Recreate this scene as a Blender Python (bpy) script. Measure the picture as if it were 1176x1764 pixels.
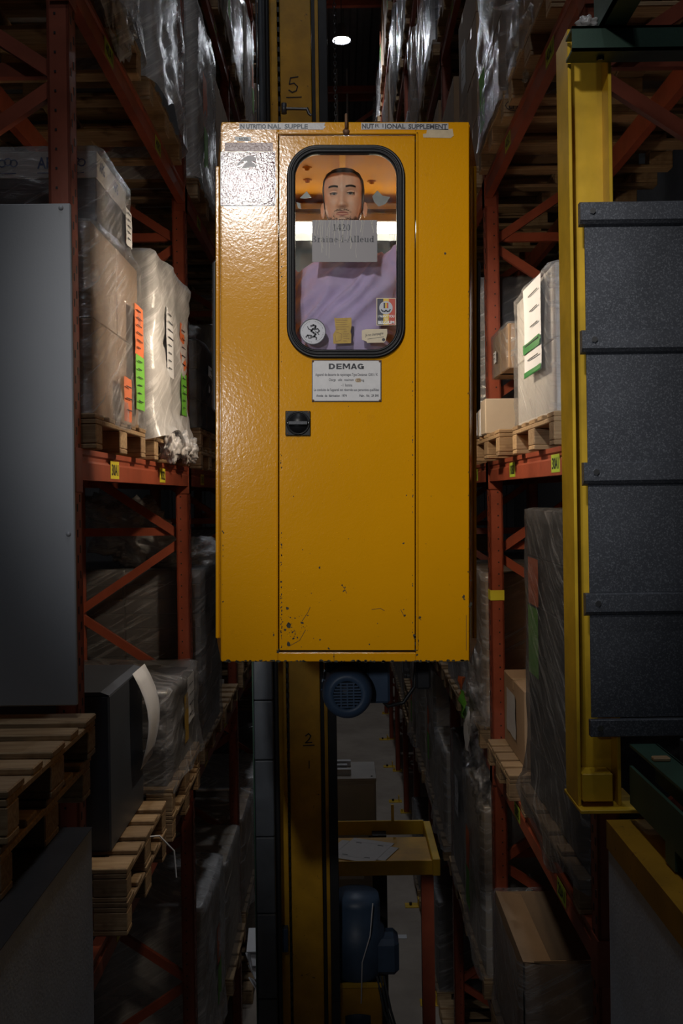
import bpy, bmesh, math, random
from mathutils import Vector, Matrix, noise as mnoise

# ------------------------------------------------------------------ scene, camera, light
sc = bpy.context.scene
for o in list(bpy.data.objects):
    bpy.data.objects.remove(o, do_unlink=True)
COL = sc.collection
PI = math.pi
R = math.radians
F = 1715.0                      # focal length in pixels of the 1176 x 1764 frame
CX, CY = 588.0, 853.0           # where the aisle vanishes in the photograph
ROLL = R(0.8)

cam_d = bpy.data.cameras.new('camera')
cam = bpy.data.objects.new('camera', cam_d); COL.objects.link(cam)
cam_d.sensor_fit = 'VERTICAL'; cam_d.sensor_height = 36.0
cam_d.lens = F / 1764.0 * 36.0
cam_d.shift_y = -(882.0 - CY) / 1764.0
cam_d.clip_start = 0.05; cam_d.clip_end = 200
cam.matrix_world = Matrix.Rotation(R(90), 4, 'X') @ Matrix.Rotation(-ROLL, 4, 'Z')
sc.camera = cam

sc.view_settings.view_transform = 'Standard'
sc.view_settings.look = 'None'
sc.view_settings.gamma = 1.0
sc.view_settings.use_curve_mapping = False
sc.view_settings.exposure = 0.0

world = bpy.data.worlds.new('hall_air'); sc.world = world
world.use_nodes = True
bg = world.node_tree.nodes['Background']
bg.inputs[0].default_value = (0.80, 0.90, 1.0, 1); bg.inputs[1].default_value = 0.0045

def spot(name, loc, target, energy, size_deg, blend, radius, color):
    l = bpy.data.lights.new(name, 'SPOT'); l.energy = energy; l.spot_size = R(size_deg)
    l.spot_blend = blend; l.shadow_soft_size = radius; l.color = color
    o = bpy.data.objects.new(name, l); COL.objects.link(o)
    o.location = loc
    o.rotation_euler = (Vector(target) - Vector(loc)).to_track_quat('-Z', 'Y').to_euler()
    return o
# hall lamp over the loading bay, behind and above the photographer, aimed down the aisle mouth
spot('loading_bay_lamp', (-0.80, -0.90, 2.58), (0.10, 3.67, 0.55), 465, 34, 1.0, 0.12, (1.0, 0.96, 0.92))
# second bay lamp, broad and weak
spot('bay_side_lamp', (-1.45, -1.5, 0.70), (0.38, 4.5, 0.15), 170, 32, 1.0, 0.10, (0.95, 0.97, 1.0))

# ------------------------------------------------------------------ pixel helpers
def W(px, py, d):
    """world point that the photograph shows at pixel (px, py), at distance d along the aisle"""
    u, v = px - CX, CY - py
    c, s = math.cos(-ROLL), math.sin(-ROLL)
    return Vector(((u * c - v * s) * d / F, d, (u * s + v * c) * d / F))

def project(p):
    u0, v0 = p[0] * F / p[1], p[2] * F / p[1]
    c, s = math.cos(ROLL), math.sin(ROLL)
    return CX + u0 * c - v0 * s, CY - (u0 * s + v0 * c)

# ------------------------------------------------------------------ materials
M = {}
def nodes(name):
    m = bpy.data.materials.new(name); m.use_nodes = True
    nt = m.node_tree; b = nt.nodes['Principled BSDF']
    return m, nt, b
def nn(nt, t, **kw):
    n = nt.nodes.new(t)
    for k, v in kw.items():
        if k in n.inputs: n.inputs[k].default_value = v
        else: setattr(n, k, v)
    return n
def coords(nt, scale=(1, 1, 1), kind='Object'):
    tc = nt.nodes.new('ShaderNodeTexCoord'); mp = nt.nodes.new('ShaderNodeMapping')
    mp.inputs['Scale'].default_value = scale
    nt.links.new(tc.outputs[kind], mp.inputs['Vector'])
    return mp.outputs['Vector']
def ramp(nt, fac, stops):
    r = nt.nodes.new('ShaderNodeValToRGB'); e = r.color_ramp.elements
    while len(e) < len(stops): e.new(0.5)
    for i, (p, c) in enumerate(stops):
        e[i].position = p; e[i].color = c if len(c) == 4 else (*c, 1)
    nt.links.new(fac, r.inputs['Fac'])
    return r.outputs['Color']
def noise(nt, vec, scale, detail=4, rough=0.55):
    n = nn(nt, 'ShaderNodeTexNoise', Scale=scale, Detail=detail, Roughness=rough)
    nt.links.new(vec, n.inputs['Vector'])
    return n.outputs['Fac']
def bump(nt, b, h, strength, dist=0.01):
    bp = nn(nt, 'ShaderNodeBump', Strength=strength, Distance=dist)
    nt.links.new(h, bp.inputs['Height']); nt.links.new(bp.outputs['Normal'], b.inputs['Normal'])
def mixc(nt, fac, a, b_, mode='MIX'):
    n = nt.nodes.new('ShaderNodeMix'); n.data_type = 'RGBA'; n.blend_type = mode
    for sock, val in ((n.inputs[0], fac), (n.inputs[6], a), (n.inputs[7], b_)):
        if isinstance(val, (int, float)): sock.default_value = val
        elif isinstance(val, tuple): sock.default_value = val if len(val) == 4 else (*val, 1)
        else: nt.links.new(val, sock)
    return n.outputs[2]
def plain(name, col, rough=0.5, metal=0.0, var=0.12, vscale=6.0, bmp=0.0, bscale=60.0, spec=0.5, coat=0.0, rand=0.0):
    m, nt, b = nodes(name)
    v = coords(nt)
    dark = tuple(c * (1 - var) for c in col); light = tuple(min(1, c * (1 + var)) for c in col)
    c = ramp(nt, noise(nt, v, vscale), [(0.3, dark), (0.7, light)])
    if rand:
        oi = nt.nodes.new('ShaderNodeObjectInfo')
        r2 = ramp(nt, oi.outputs['Random'], [(0, (1 - rand,) * 3), (1, (1 + rand * .3,) * 3)])
        c = mixc(nt, 1.0, c, r2, 'MULTIPLY')
    nt.links.new(c, b.inputs['Base Color'])
    b.inputs['Roughness'].default_value = rough; b.inputs['Metallic'].default_value = metal
    b.inputs['Specular IOR Level'].default_value = spec
    b.inputs['Coat Weight'].default_value = coat
    if bmp: bump(nt, b, noise(nt, v, bscale, 3), bmp, 0.004)
    M[name] = m
    return m
def emit(name, col, strength):
    m, nt, b = nodes(name)
    b.inputs['Base Color'].default_value = (0.8, 0.8, 0.8, 1)
    b.inputs['Emission Color'].default_value = (*col, 1); b.inputs['Emission Strength'].default_value = strength
    M[name] = m

# cabin paint: thick brushed enamel with orange-peel relief
def cabin_paint(name, base, rough):
    m, nt, b = nodes(name)
    v = coords(nt)
    n1 = noise(nt, v, 2.2, 5); n2 = noise(nt, v, 14, 6, 0.7)
    c = ramp(nt, n1, [(0.25, tuple(x * 0.90 for x in base)), (0.75, base)])
    grime = ramp(nt, n2, [(0.62, (0, 0, 0)), (0.80, (0.30,) * 3)])
    c = mixc(nt, grime, c, (base[0] * 0.55, base[1] * 0.5, base[2] * 0.6 + 0.004))
    nt.links.new(c, b.inputs['Base Color'])
    b.inputs['Roughness'].default_value = rough
    vo = nn(nt, 'ShaderNodeTexNoise', Scale=95, Detail=2, Roughness=0.5, Distortion=0.6)
    nt.links.new(v, vo.inputs['Vector'])
    n3 = noise(nt, v, 30, 2)
    ad = nn(nt, 'ShaderNodeMath', operation='ADD'); nt.links.new(vo.outputs['Fac'], ad.inputs[0]); nt.links.new(n3, ad.inputs[1])
    b.inputs['Specular IOR Level'].default_value = 0.36
    bump(nt, b, ad.outputs[0], 0.30, 0.0012)
    M[name] = m
cabin_paint('cabin_yellow', (0.63, 0.278, 0.0015), 0.17)
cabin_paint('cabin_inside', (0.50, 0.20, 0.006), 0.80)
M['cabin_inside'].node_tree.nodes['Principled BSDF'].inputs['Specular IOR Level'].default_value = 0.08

def worn(name, base, chip, rough=0.45, amount=0.66, bs=0.12):
    m, nt, b = nodes(name)
    v = coords(nt)
    n1 = noise(nt, v, 5, 5); n2 = noise(nt, v, 22, 8, 0.75)
    c = ramp(nt, n1, [(0.3, tuple(x * 0.7 for x in base)), (0.7, tuple(min(1, x * 1.12) for x in base))])
    k = ramp(nt, n2, [(amount, (0, 0, 0)), (amount + 0.05, (1, 1, 1))])
    c = mixc(nt, k, c, chip)
    nt.links.new(c, b.inputs['Base Color']); b.inputs['Roughness'].default_value = rough
    bump(nt, b, noise(nt, v, 45, 3), bs, 0.004)
    M[name] = m
worn('rack_red', (0.35, 0.080, 0.040), (0.10, 0.035, 0.025), 0.42, 0.70)
worn('column_yellow', (0.74, 0.47, 0.03), (0.05, 0.07, 0.04), 0.42, 0.71)
worn('mast_yellow', (0.66, 0.36, 0.02), (0.05, 0.035, 0.02), 0.45, 0.63)
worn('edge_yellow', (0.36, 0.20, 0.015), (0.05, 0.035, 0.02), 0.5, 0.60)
worn('frame_green', (0.035, 0.085, 0.060), (0.03, 0.03, 0.025), 0.5, 0.72)
worn('motor_blue', (0.055, 0.10, 0.18), (0.03, 0.03, 0.035), 0.45, 0.68)

def wood(name, a, b2):
    m, nt, b = nodes(name)
    v = coords(nt, (1.2, 26, 26)); v2 = coords(nt, (1, 1, 1))
    g = noise(nt, v, 3.0, 6, 0.6); k = noise(nt, v2, 5.5, 3)
    c = ramp(nt, g, [(0.3, a), (0.68, b2)])
    kn = ramp(nt, k, [(0.60, (1, 1, 1)), (0.74, (0.45, 0.38, 0.33))])
    c = mixc(nt, 1.0, c, kn, 'MULTIPLY')
    oi = nt.nodes.new('ShaderNodeObjectInfo')
    r2 = ramp(nt, oi.outputs['Random'], [(0, (0.62, 0.60, 0.58)), (1, (1.08, 1.06, 1.0))])
    c = mixc(nt, 1.0, c, r2, 'MULTIPLY')
    nt.links.new(c, b.inputs['Base Color']); b.inputs['Roughness'].default_value = 0.8
    bump(nt, b, g, 0.35, 0.003)
    M[name] = m
wood('pallet_wood', (0.27, 0.165, 0.085), (0.50, 0.36, 0.21))
wood('grey_wood', (0.24, 0.19, 0.14), (0.44, 0.37, 0.27))

plain('cardboard', (0.37, 0.245, 0.145), 0.75, var=0.08, rand=0.25, bmp=0.08)
plain('pale_cardboard', (0.52, 0.44, 0.34), 0.7, var=0.06, rand=0.15, bmp=0.06)
plain('white_card', (0.66, 0.65, 0.63), 0.55, var=0.05, rand=0.15)
plain('dark_card', (0.055, 0.053, 0.054), 0.5, var=0.2, rand=0.3)
plain('blue_grey_box', (0.048, 0.058, 0.076), 0.45, var=0.1)
plain('tape_tan', (0.46, 0.33, 0.2), 0.3, var=0.05)
plain('paper', (0.72, 0.74, 0.78), 0.6, var=0.03)
plain('paper_orange', (0.72, 0.17, 0.05), 0.6, var=0.06)
plain('paper_green', (0.16, 0.50, 0.05), 0.6, var=0.06)
plain('label_yellow', (0.75, 0.66, 0.04), 0.5, var=0.05)
plain('label_lime', (0.42, 0.58, 0.05), 0.5, var=0.05)
plain('ink', (0.012, 0.013, 0.022), 0.5, var=0.0)
plain('ink_blue', (0.015, 0.07, 0.24), 0.5, var=0.0)
plain('ink_green', (0.03, 0.22, 0.05), 0.5, var=0.0)
plain('ink_white', (0.70, 0.72, 0.72), 0.5, var=0.0)
plain('white_panel', (0.26, 0.275, 0.305), 0.45, var=0.05, vscale=2.5, bmp=0.05, bscale=120)
plain('pit_white', (0.50, 0.58, 0.69), 0.6, var=0.14, vscale=4, bmp=0.25, bscale=90)
plain('dark_metal', (0.030, 0.031, 0.035), 0.4, metal=0.3, var=0.2, bmp=0.1)
plain('cable_black', (0.016, 0.016, 0.018), 0.45, var=0.1)
plain('carrier_grey', (0.085, 0.10, 0.12), 0.5, var=0.15, vscale=10)
plain('rubber', (0.008, 0.008, 0.009), 0.38, var=0.1, spec=0.22)
plain('steel', (0.55, 0.55, 0.56), 0.28, metal=1.0, var=0.1)
plain('rust_bolt', (0.16, 0.085, 0.045), 0.6, metal=0.4, var=0.3, vscale=60)
plain('plate_grey', (0.50, 0.49, 0.49), 0.42, var=0.05, vscale=40)
plain('sign_grey', (0.18, 0.165, 0.17), 0.5, var=0.04)
plain('scratch', (0.46, 0.43, 0.34), 0.5, var=0.1)
plain('tape_grey', (0.33, 0.33, 0.34), 0.35, var=0.15, vscale=40, bmp=0.1)
plain('tape_remnant', (0.17, 0.155, 0.15), 0.4, var=0.2, vscale=40)
plain('kraft_dark', (0.235, 0.15, 0.085), 0.7, var=0.1, rand=0.3, bmp=0.08)
plain('rib_yellow', (0.75, 0.36, 0.012), 0.8, var=0.05, spec=0.05)
plain('glue_patch', (0.42, 0.33, 0.20), 0.5, var=0.12, vscale=30, bmp=0.1)
plain('poster_maroon', (0.085, 0.010, 0.014), 0.085, var=0.1, bmp=0.19, bscale=120, spec=0.36)
plain('poster_strip', (0.18, 0.09, 0.08), 0.3, var=0.1, bmp=0.3, bscale=95)
plain('emblem_grey', (0.30, 0.29, 0.30), 0.4, var=0.08)
plain('cabinet_grey', (0.42, 0.40, 0.37), 0.45, var=0.08)
plain('sticker_ochre', (0.36, 0.23, 0.035), 0.6, var=0.15, vscale=40)
plain('sticker_cream', (0.52, 0.44, 0.31), 0.6, var=0.06, vscale=40)
plain('sticker_silver', (0.40, 0.40, 0.43), 0.45, var=0.06)
plain('flag_black', (0.012, 0.012, 0.03), 0.5, var=0.0)
plain('flag_yellow', (0.60, 0.40, 0.03), 0.5, var=0.0)
plain('flag_red', (0.42, 0.045, 0.02), 0.5, var=0.0)
plain('green_cloth', (0.02, 0.30, 0.13), 0.6, var=0.2)
plain('chip_dark', (0.030, 0.026, 0.012), 0.7, var=0.4, vscale=80)
plain('roof_sheet', (0.10, 0.10, 0.105), 0.6, var=0.15)
plain('lamp_shell', (0.06, 0.06, 0.065), 0.5, var=0.1)
plain('trouser_cloth', (0.03, 0.035, 0.05), 0.9, var=0.2, bmp=0.2, bscale=300)
plain('skin', (0.70, 0.42, 0.30), 0.48, var=0.06, vscale=30, bmp=0.06, bscale=300)
plain('lip', (0.46, 0.19, 0.155), 0.42, var=0.05, vscale=60)
plain('hair', (0.018, 0.012, 0.009), 0.8, var=0.3, vscale=200, bmp=0.6, bscale=500)
plain('beard', (0.16, 0.095, 0.068), 0.8, var=0.45, vscale=260, bmp=0.4, bscale=500)
plain('eye_white', (0.36, 0.32, 0.29), 0.45, var=0.02)
plain('iris', (0.016, 0.010, 0.007), 0.5, var=0.1)
emit('tube_light', (1.0, 0.90, 0.76), 26.0)
emit('work_light', (1.0, 0.80, 0.58), 450.0)  # bulb of the added lamp hidden behind the cabin
emit('bay_light', (0.92, 0.95, 1.0), 220.0)

def concrete():
    m, nt, b = nodes('concrete')
    v = coords(nt)
    c = ramp(nt, noise(nt, v, 1.1, 8, 0.65), [(0.3, (0.26, 0.215, 0.175)), (0.7, (0.43, 0.37, 0.31))])
    nt.links.new(c, b.inputs['Base Color']); b.inputs['Roughness'].default_value = 0.55
    bump(nt, b, noise(nt, v, 30, 4), 0.15, 0.004)
    M['concrete'] = m
concrete()
def galvanised():
    m, nt, b = nodes('galvanised')
    v = coords(nt)
    vo = nn(nt, 'ShaderNodeTexVoronoi', Scale=260); nt.links.new(v, vo.inputs['Vector'])
    c1 = ramp(nt, noise(nt, v, 3, 4), [(0.3, (0.060, 0.066, 0.080)), (0.7, (0.105, 0.113, 0.135))])
    sp = ramp(nt, vo.outputs['Color'], [(0.55, (0, 0, 0)), (0.95, (0.55,) * 3)])
    c = mixc(nt, sp, c1, (0.30, 0.32, 0.36))
    nt.links.new(c, b.inputs['Base Color']); b.inputs['Metallic'].default_value = 0.35
    b.inputs['Roughness'].default_value = 0.5
    M['galvanised'] = m
galvanised()
def sweater():
    m, nt, b = nodes('lavender_cloth')
    v = coords(nt)
    c = ramp(nt, noise(nt, v, 5, 4), [(0.3, (0.40, 0.30, 0.50)), (0.7, (0.48, 0.36, 0.58))])
    nt.links.new(c, b.inputs['Base Color']); b.inputs['Roughness'].default_value = 0.9
    b.inputs['Sheen Weight'].default_value = 0.25
    n2 = noise(nt, coords(nt, (30, 30, 30)), 14, 2)
    bump(nt, b, n2, 0.25, 0.002)
    M['lavender_cloth'] = m
sweater()
def film(name, haze, gloss, rough, tint, sc_=(9, 9, 26), bs=0.5):
    """stretch film: mostly see-through, milky where layers pile up, with a glossy crinkled face"""
    m, nt, b = nodes(name)
    nt.nodes.remove(b)
    out = nt.nodes['Material Output']
    v = coords(nt, sc_); v2 = coords(nt, (2.2, 2.2, 3.0))
    n1 = nn(nt, 'ShaderNodeTexNoise', Scale=1.6, Detail=5, Roughness=0.62, Distortion=1.3); nt.links.new(v, n1.inputs['Vector'])
    n2 = noise(nt, v2, 1.4, 4)
    bp = nn(nt, 'ShaderNodeBump', Strength=bs, Distance=0.02); nt.links.new(n1.outputs['Fac'], bp.inputs['Height'])
    tr = nn(nt, 'ShaderNodeBsdfTransparent'); tr.inputs[0].default_value = (*tint, 1)
    df = nn(nt, 'ShaderNodeBsdfDiffuse'); df.inputs[0].default_value = (0.62, 0.62, 0.63, 1)
    gl = nn(nt, 'ShaderNodeBsdfGlossy', Roughness=rough); gl.inputs[0].default_value = (0.9, 0.92, 0.95, 1)
    nt.links.new(bp.outputs['Normal'], gl.inputs['Normal']); nt.links.new(bp.outputs['Normal'], df.inputs['Normal'])
    hz = ramp(nt, n2, [(0.30, (haze * 0.35,) * 3), (0.72, (haze,) * 3)])
    mp = nt.nodes.new('ShaderNodeMapping'); tc = nt.nodes.new('ShaderNodeTexCoord'); nt.links.new(tc.outputs['Object'], mp.inputs['Vector'])
    mp.vector_type = 'TEXTURE'; mp.inputs['Rotation'].default_value = (R(28), R(-28), 0); mp.inputs['Scale'].default_value = (0.45, 0.45, 0.022)
    n3 = nn(nt, 'ShaderNodeTexNoise', Scale=1.0, Detail=4, Roughness=0.6, Distortion=0.4); nt.links.new(mp.outputs['Vector'], n3.inputs['Vector'])
    st_ = ramp(nt, n3.outputs['Fac'], [(0.50, (0, 0, 0)), (0.72, (min(0.5, haze * 1.7 + 0.05),) * 3)])
    hz = mixc(nt, 1.0, hz, st_, 'ADD')
    m1 = nt.nodes.new('ShaderNodeMixShader'); nt.links.new(hz, m1.inputs[0])
    nt.links.new(tr.outputs[0], m1.inputs[1]); nt.links.new(df.outputs[0], m1.inputs[2])
    m2 = nt.nodes.new('ShaderNodeMixShader')
    lw = nn(nt, 'ShaderNodeLayerWeight', Blend=0.25); nt.links.new(bp.outputs['Normal'], lw.inputs['Normal'])
    mr = nn(nt, 'ShaderNodeMapRange'); mr.inputs[3].default_value = gloss * 0.5; mr.inputs[4].default_value = min(1, gloss * 2.2)
    nt.links.new(lw.outputs['Fresnel'], mr.inputs[0])
    nt.links.new(mr.outputs[0], m2.inputs[0]); nt.links.new(m1.outputs[0], m2.inputs[1]); nt.links.new(gl.outputs[0], m2.inputs[2])
    nt.links.new(m2.outputs[0], out.inputs[0])
    M[name] = m
film('film_grey', 0.08, 0.15, 0.2, (0.5, 0.5, 0.52), (6, 6, 30))
film('film_clear', 0.20, 0.19, 0.15, (0.95, 0.95, 0.95))
film('film_milky', 0.62, 0.12, 0.24, (0.9, 0.9, 0.9), (5, 5, 5), 0.4)
film('film_white', 0.97, 0.10, 0.30, (0.9, 0.9, 0.9), (4, 4, 5), 0.35)
film('film_dark', 0.05, 0.22, 0.20, (0.22, 0.22, 0.23), (8, 8, 30), 0.5)
def glass():
    m, nt, b = nodes('cab_glass'); nt.nodes.remove(b)
    out = nt.nodes['Material Output']
    tr = nn(nt, 'ShaderNodeBsdfTransparent'); tr.inputs[0].default_value = (0.93, 0.95, 0.94, 1)
    gl = nn(nt, 'ShaderNodeBsdfGlossy', Roughness=0.03)
    df = nn(nt, 'ShaderNodeBsdfDiffuse'); df.inputs[0].default_value = (0.6, 0.6, 0.6, 1)
    sm = ramp(nt, noise(nt, coords(nt), 9, 7, 0.7), [(0.45, (0.0,) * 3), (0.85, (0.10,) * 3)])
    m0 = nt.nodes.new('ShaderNodeMixShader'); nt.links.new(sm, m0.inputs[0]); nt.links.new(tr.outputs[0], m0.inputs[1]); nt.links.new(df.outputs[0], m0.inputs[2])
    lw = nn(nt, 'ShaderNodeFresnel', IOR=1.45)
    m1 = nt.nodes.new('ShaderNodeMixShader'); nt.links.new(lw.outputs[0], m1.inputs[0]); nt.links.new(m0.outputs[0], m1.inputs[1]); nt.links.new(gl.outputs[0], m1.inputs[2])
    nt.links.new(m1.outputs[0], out.inputs[0])
    M['cab_glass'] = m
glass()

# ------------------------------------------------------------------ mesh builder
class MB:
    def __init__(self): self.v = []; self.f = []; self.mi = []; self.sm = []
    def add(self, vs, fs, mi=0, smooth=False):
        n = len(self.v); self.v += [tuple(p) for p in vs]
        for f in fs: self.f.append(tuple(i + n for i in f)); self.mi.append(mi); self.sm.append(smooth)
        return self
    def box(self, x0, x1, y0, y1, z0, z1, bev=0.0, mi=0, jit=0, rnd=None):
        x0, x1 = sorted((x0, x1)); y0, y1 = sorted((y0, y1)); z0, z1 = sorted((z0, z1))
        if bev <= 0:
            vs = [(x, y, z) for z in (z0, z1) for y in (y0, y1) for x in (x0, x1)]
            if jit: vs = [tuple(c + rnd.uniform(-jit, jit) for c in p) for p in vs]
            fs = [(0, 2, 3, 1), (4, 5, 7, 6), (0, 1, 5, 4), (2, 6, 7, 3), (0, 4, 6, 2), (1, 3, 7, 5)]
            return self.add(vs, fs, mi)
        bm = bmesh.new(); bmesh.ops.create_cube(bm, size=1)
        for v in bm.verts:
            v.co = ((x0 + x1) / 2 + v.co.x * (x1 - x0), (y0 + y1) / 2 + v.co.y * (y1 - y0), (z0 + z1) / 2 + v.co.z * (z1 - z0))
        b = min(bev, .45 * min(x1 - x0, y1 - y0, z1 - z0))
        bmesh.ops.bevel(bm, geom=bm.edges[:], offset=b, segments=1, affect='EDGES', profile=0.5)
        bm.verts.ensure_lookup_table()
        self.add([v.co[:] for v in bm.verts], [[v.index for v in f.verts] for f in bm.faces], mi)
        bm.free(); return self
    def prism(self, poly, axis, a0, a1, mi=0):
        """poly: 2D outline; axis: which axis is extruded (0, 1 or 2)"""
        n = len(poly); vs = []
        for a in (a0, a1):
            for p in poly:
                q = [p[0], p[1]]; q.insert(axis, a); vs.append(tuple(q))
        fs = [tuple(range(n)), tuple(range(2 * n - 1, n - 1, -1))] + [(i, i + n, (i + 1) % n + n, (i + 1) % n) for i in range(n)]
        return self.add(vs, fs, mi)
    def bar(self, a, b, w, h, up=(0, 0, 1), mi=0):
        a = Vector(a); b = Vector(b); t = (b - a).normalized(); up = Vector(up)
        s = t.cross(up)
        if s.length < 1e-4: s = t.cross(Vector((1, 0, 0)))
        s.normalize(); u = s.cross(t)
        vs = []
        for p in (a, b):
            for i, j in ((-1, -1), (1, -1), (1, 1), (-1, 1)): vs.append(p + s * (i * w / 2) + u * (j * h / 2))
        return self.add(vs, [(0, 1, 2, 3), (7, 6, 5, 4), (0, 4, 5, 1), (1, 5, 6, 2), (2, 6, 7, 3), (3, 7, 4, 0)], mi)
    def tube(self, pts, rad, seg=10, mi=0, cap=True, flat=1.0):
        pts = [Vector(p) for p in pts]; n = len(pts)
        if not hasattr(rad, '__len__'): rad = [rad] * n
        rings = []; prev = None
        for i, p in enumerate(pts):
            t = (pts[min(i + 1, n - 1)] - pts[max(i - 1, 0)]).normalized()
            if prev is None:
                s = t.cross(Vector((0, 0, 1)))
                if s.length < 1e-3: s = t.cross(Vector((0, 1, 0)))
            else: s = prev - t * prev.dot(t)
            s.normalize(); prev = s; u = t.cross(s)
            rings.append([p + (s * math.cos(2 * PI * k / seg) + u * (flat * math.sin(2 * PI * k / seg))) * rad[i] for k in range(seg)])
        vs = [q for r in rings for q in r]
        fs = [(i * seg + k, i * seg + (k + 1) % seg, (i + 1) * seg + (k + 1) % seg, (i + 1) * seg + k) for i in range(n - 1) for k in range(seg)]
        self.add(vs, fs, mi, True)
        if cap: self.add([*rings[0], *rings[-1]], [tuple(range(seg - 1, -1, -1)), tuple(range(seg, 2 * seg))], mi)
        return self
    def lathe(self, prof, origin, axis=(0, 0, 1), seg=24, mi=0, smooth=True):
        ax = Vector(axis).normalized(); s = ax.orthogonal().normalized(); u = ax.cross(s); o = Vector(origin)
        vs = [o + ax * h + (s * math.cos(2 * PI * k / seg) + u * math.sin(2 * PI * k / seg)) * r for r, h in prof for k in range(seg)]
        n = len(prof)
        fs = [(i * seg + k, i * seg + (k + 1) % seg, (i + 1) * seg + (k + 1) % seg, (i + 1) * seg + k) for i in range(n - 1) for k in range(seg)]
        return self.add(vs, fs, mi, smooth)
    def rings(self, rings, mi=0, cap0=True, cap1=True, smooth=True):
        seg = len(rings[0]); vs = [q for r in rings for q in r]
        fs = [(i * seg + k, i * seg + (k + 1) % seg, (i + 1) * seg + (k + 1) % seg, (i + 1) * seg + k) for i in range(len(rings) - 1) for k in range(seg)]
        if cap0: fs.append(tuple(range(seg - 1, -1, -1)))
        if cap1: fs.append(tuple(range((len(rings) - 1) * seg, len(rings) * seg)))
        return self.add(vs, fs, mi, smooth)
    def mesh(self, name, mats, fix=True):
        me = bpy.data.meshes.new(name); me.from_pydata(self.v, [], self.f)
        for m in (mats if isinstance(mats, (list, tuple)) else [mats]): me.materials.append(M[m])
        me.polygons.foreach_set('material_index', self.mi); me.polygons.foreach_set('use_smooth', self.sm)
        if fix:
            bm = bmesh.new(); bm.from_mesh(me); bmesh.ops.recalc_face_normals(bm, faces=bm.faces[:]); bm.to_mesh(me); bm.free()
        me.update(); return me
    def build(self, name, mats, parent=None, loc=None, fix=True):
        return link(name, self.mesh(name, mats, fix), parent, loc)

def link(name, data, parent=None, loc=None, rot=None):
    o = bpy.data.objects.new(name, data); COL.objects.link(o)
    if parent is not None: o.parent = parent
    if loc is not None: o.location = loc
    if rot is not None: o.rotation_euler = rot
    return o
def tag(o, label, cat, group=None):
    o['label'] = label; o['category'] = cat
    if group: o['group'] = group
    return o
def thing(name, label, cat, loc=(0, 0, 0), rotz=0.0, group=None):
    o = link(name, None, None, loc, (0, 0, rotz)); o.empty_display_size = 0.1
    return tag(o, label, cat, group)
def struct(o): o['kind'] = 'structure'; return o
def copy_tree(o, parent=None):
    c = o.copy(); COL.objects.link(c); c.parent = parent
    for ch in o.children: copy_tree(ch, c)
    return c

_text_cache = {}
def text_geo(s, bold=0.0):
    key = (s, bold)
    if key in _text_cache: return _text_cache[key]
    cu = bpy.data.curves.new('text', 'FONT'); cu.body = s; cu.offset = bold; cu.resolution_u = 3
    ob = bpy.data.objects.new('text', cu); COL.objects.link(ob)
    bpy.context.view_layer.update()
    me = bpy.data.meshes.new_from_object(ob.evaluated_get(bpy.context.evaluated_depsgraph_get()))
    vs = [(v.co.x, v.co.y) for v in me.vertices]; fs = [tuple(p.vertices) for p in me.polygons]
    bpy.data.objects.remove(ob); bpy.data.curves.remove(cu); bpy.data.meshes.remove(me)
    _text_cache[key] = (vs, fs); return vs, fs
def put_text(mb, s, x0, x1, z0, z1, y, bold=0.0, mi=0, fn=None):
    """flat letters filling the rectangle x0..x1, z0..z1 on the plane y (or mapped by fn(u, v))"""
    vs, fs = text_geo(s, bold)
    if not vs: return
    ax = min(v[0] for v in vs); bx = max(v[0] for v in vs); ay = min(v[1] for v in vs); by = max(v[1] for v in vs)
    out = []
    for vx, vy in vs:
        u, w = x0 + (vx - ax) / (bx - ax) * (x1 - x0), z0 + (vy - ay) / max(1e-6, by - ay) * (z1 - z0)
        out.append(fn(u, w) if fn else (u, y, w))
    mb.add(out, fs, mi)

def rrect(x0, x1, z0, z1, r, n=8):
    pts = []
    for cx_, cz_, a0 in ((x1 - r, z1 - r, 0), (x0 + r, z1 - r, 90), (x0 + r, z0 + r, 180), (x1 - r, z0 + r, 270)):
        for i in range(n + 1):
            a = R(a0 + 90 * i / n); pts.append((cx_ + r * math.cos(a), cz_ + r * math.sin(a)))
    return pts

# ================================================================== STRUCTURE
FLOOR = -5.20
XL, XR = 1.03, 0.95            # rack fronts, left and right of the camera axis
mb = MB().box(-7, 7, -3, 48, FLOOR - 0.2, FLOOR); struct(mb.build('floor', 'concrete'))
# corrugated roof
mb = MB(); prof = []
x = -7.0
while x < 7: prof += [(x, 10.6), (x + 0.12, 10.6), (x + 0.16, 10.68), (x + 0.28, 10.68)]; x += 0.32
vs = [(p[0], yy, p[1]) for yy in (-3, 48) for p in prof]; n = len(prof)
mb.add(vs, [(i, i + 1, n + i + 1, n + i) for i in range(n - 1)])
ceil_o = struct(mb.build('ceiling', 'roof_sheet', fix=False))
for yy in (6, 11, 16, 21, 26, 31, 36):
    MB().box(-7, 7, yy - 0.06, yy + 0.06, 10.3, 10.58).build('roof_beam', 'rack_red', ceil_o)
mb = MB(); xs = []
x = -7.0
while x < 7: xs += [(x, 40.0), (x + 0.18, 40.0), (x + 0.22, 39.94), (x + 0.40, 39.94)]; x += 0.44
n = len(xs); mb.add([(p[0], p[1], z) for z in (FLOOR, 10.7) for p in xs], [(i, i + 1, n + i + 1, n + i) for i in range(n - 1)])
struct(mb.build('wall_back', 'roof_sheet', fix=False))
for s, nm in ((-1, 'wall_left'), (1, 'wall_right')):
    # loading-bay side walls below the conveyors
    w = MB().box(s * 0.83, s * 0.99, 0.9, 3.16 if s > 0 else 3.25, FLOOR, -1.06 if s > 0 else -1.07, 0.004).build(nm, 'pit_white'); struct(w)
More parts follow.
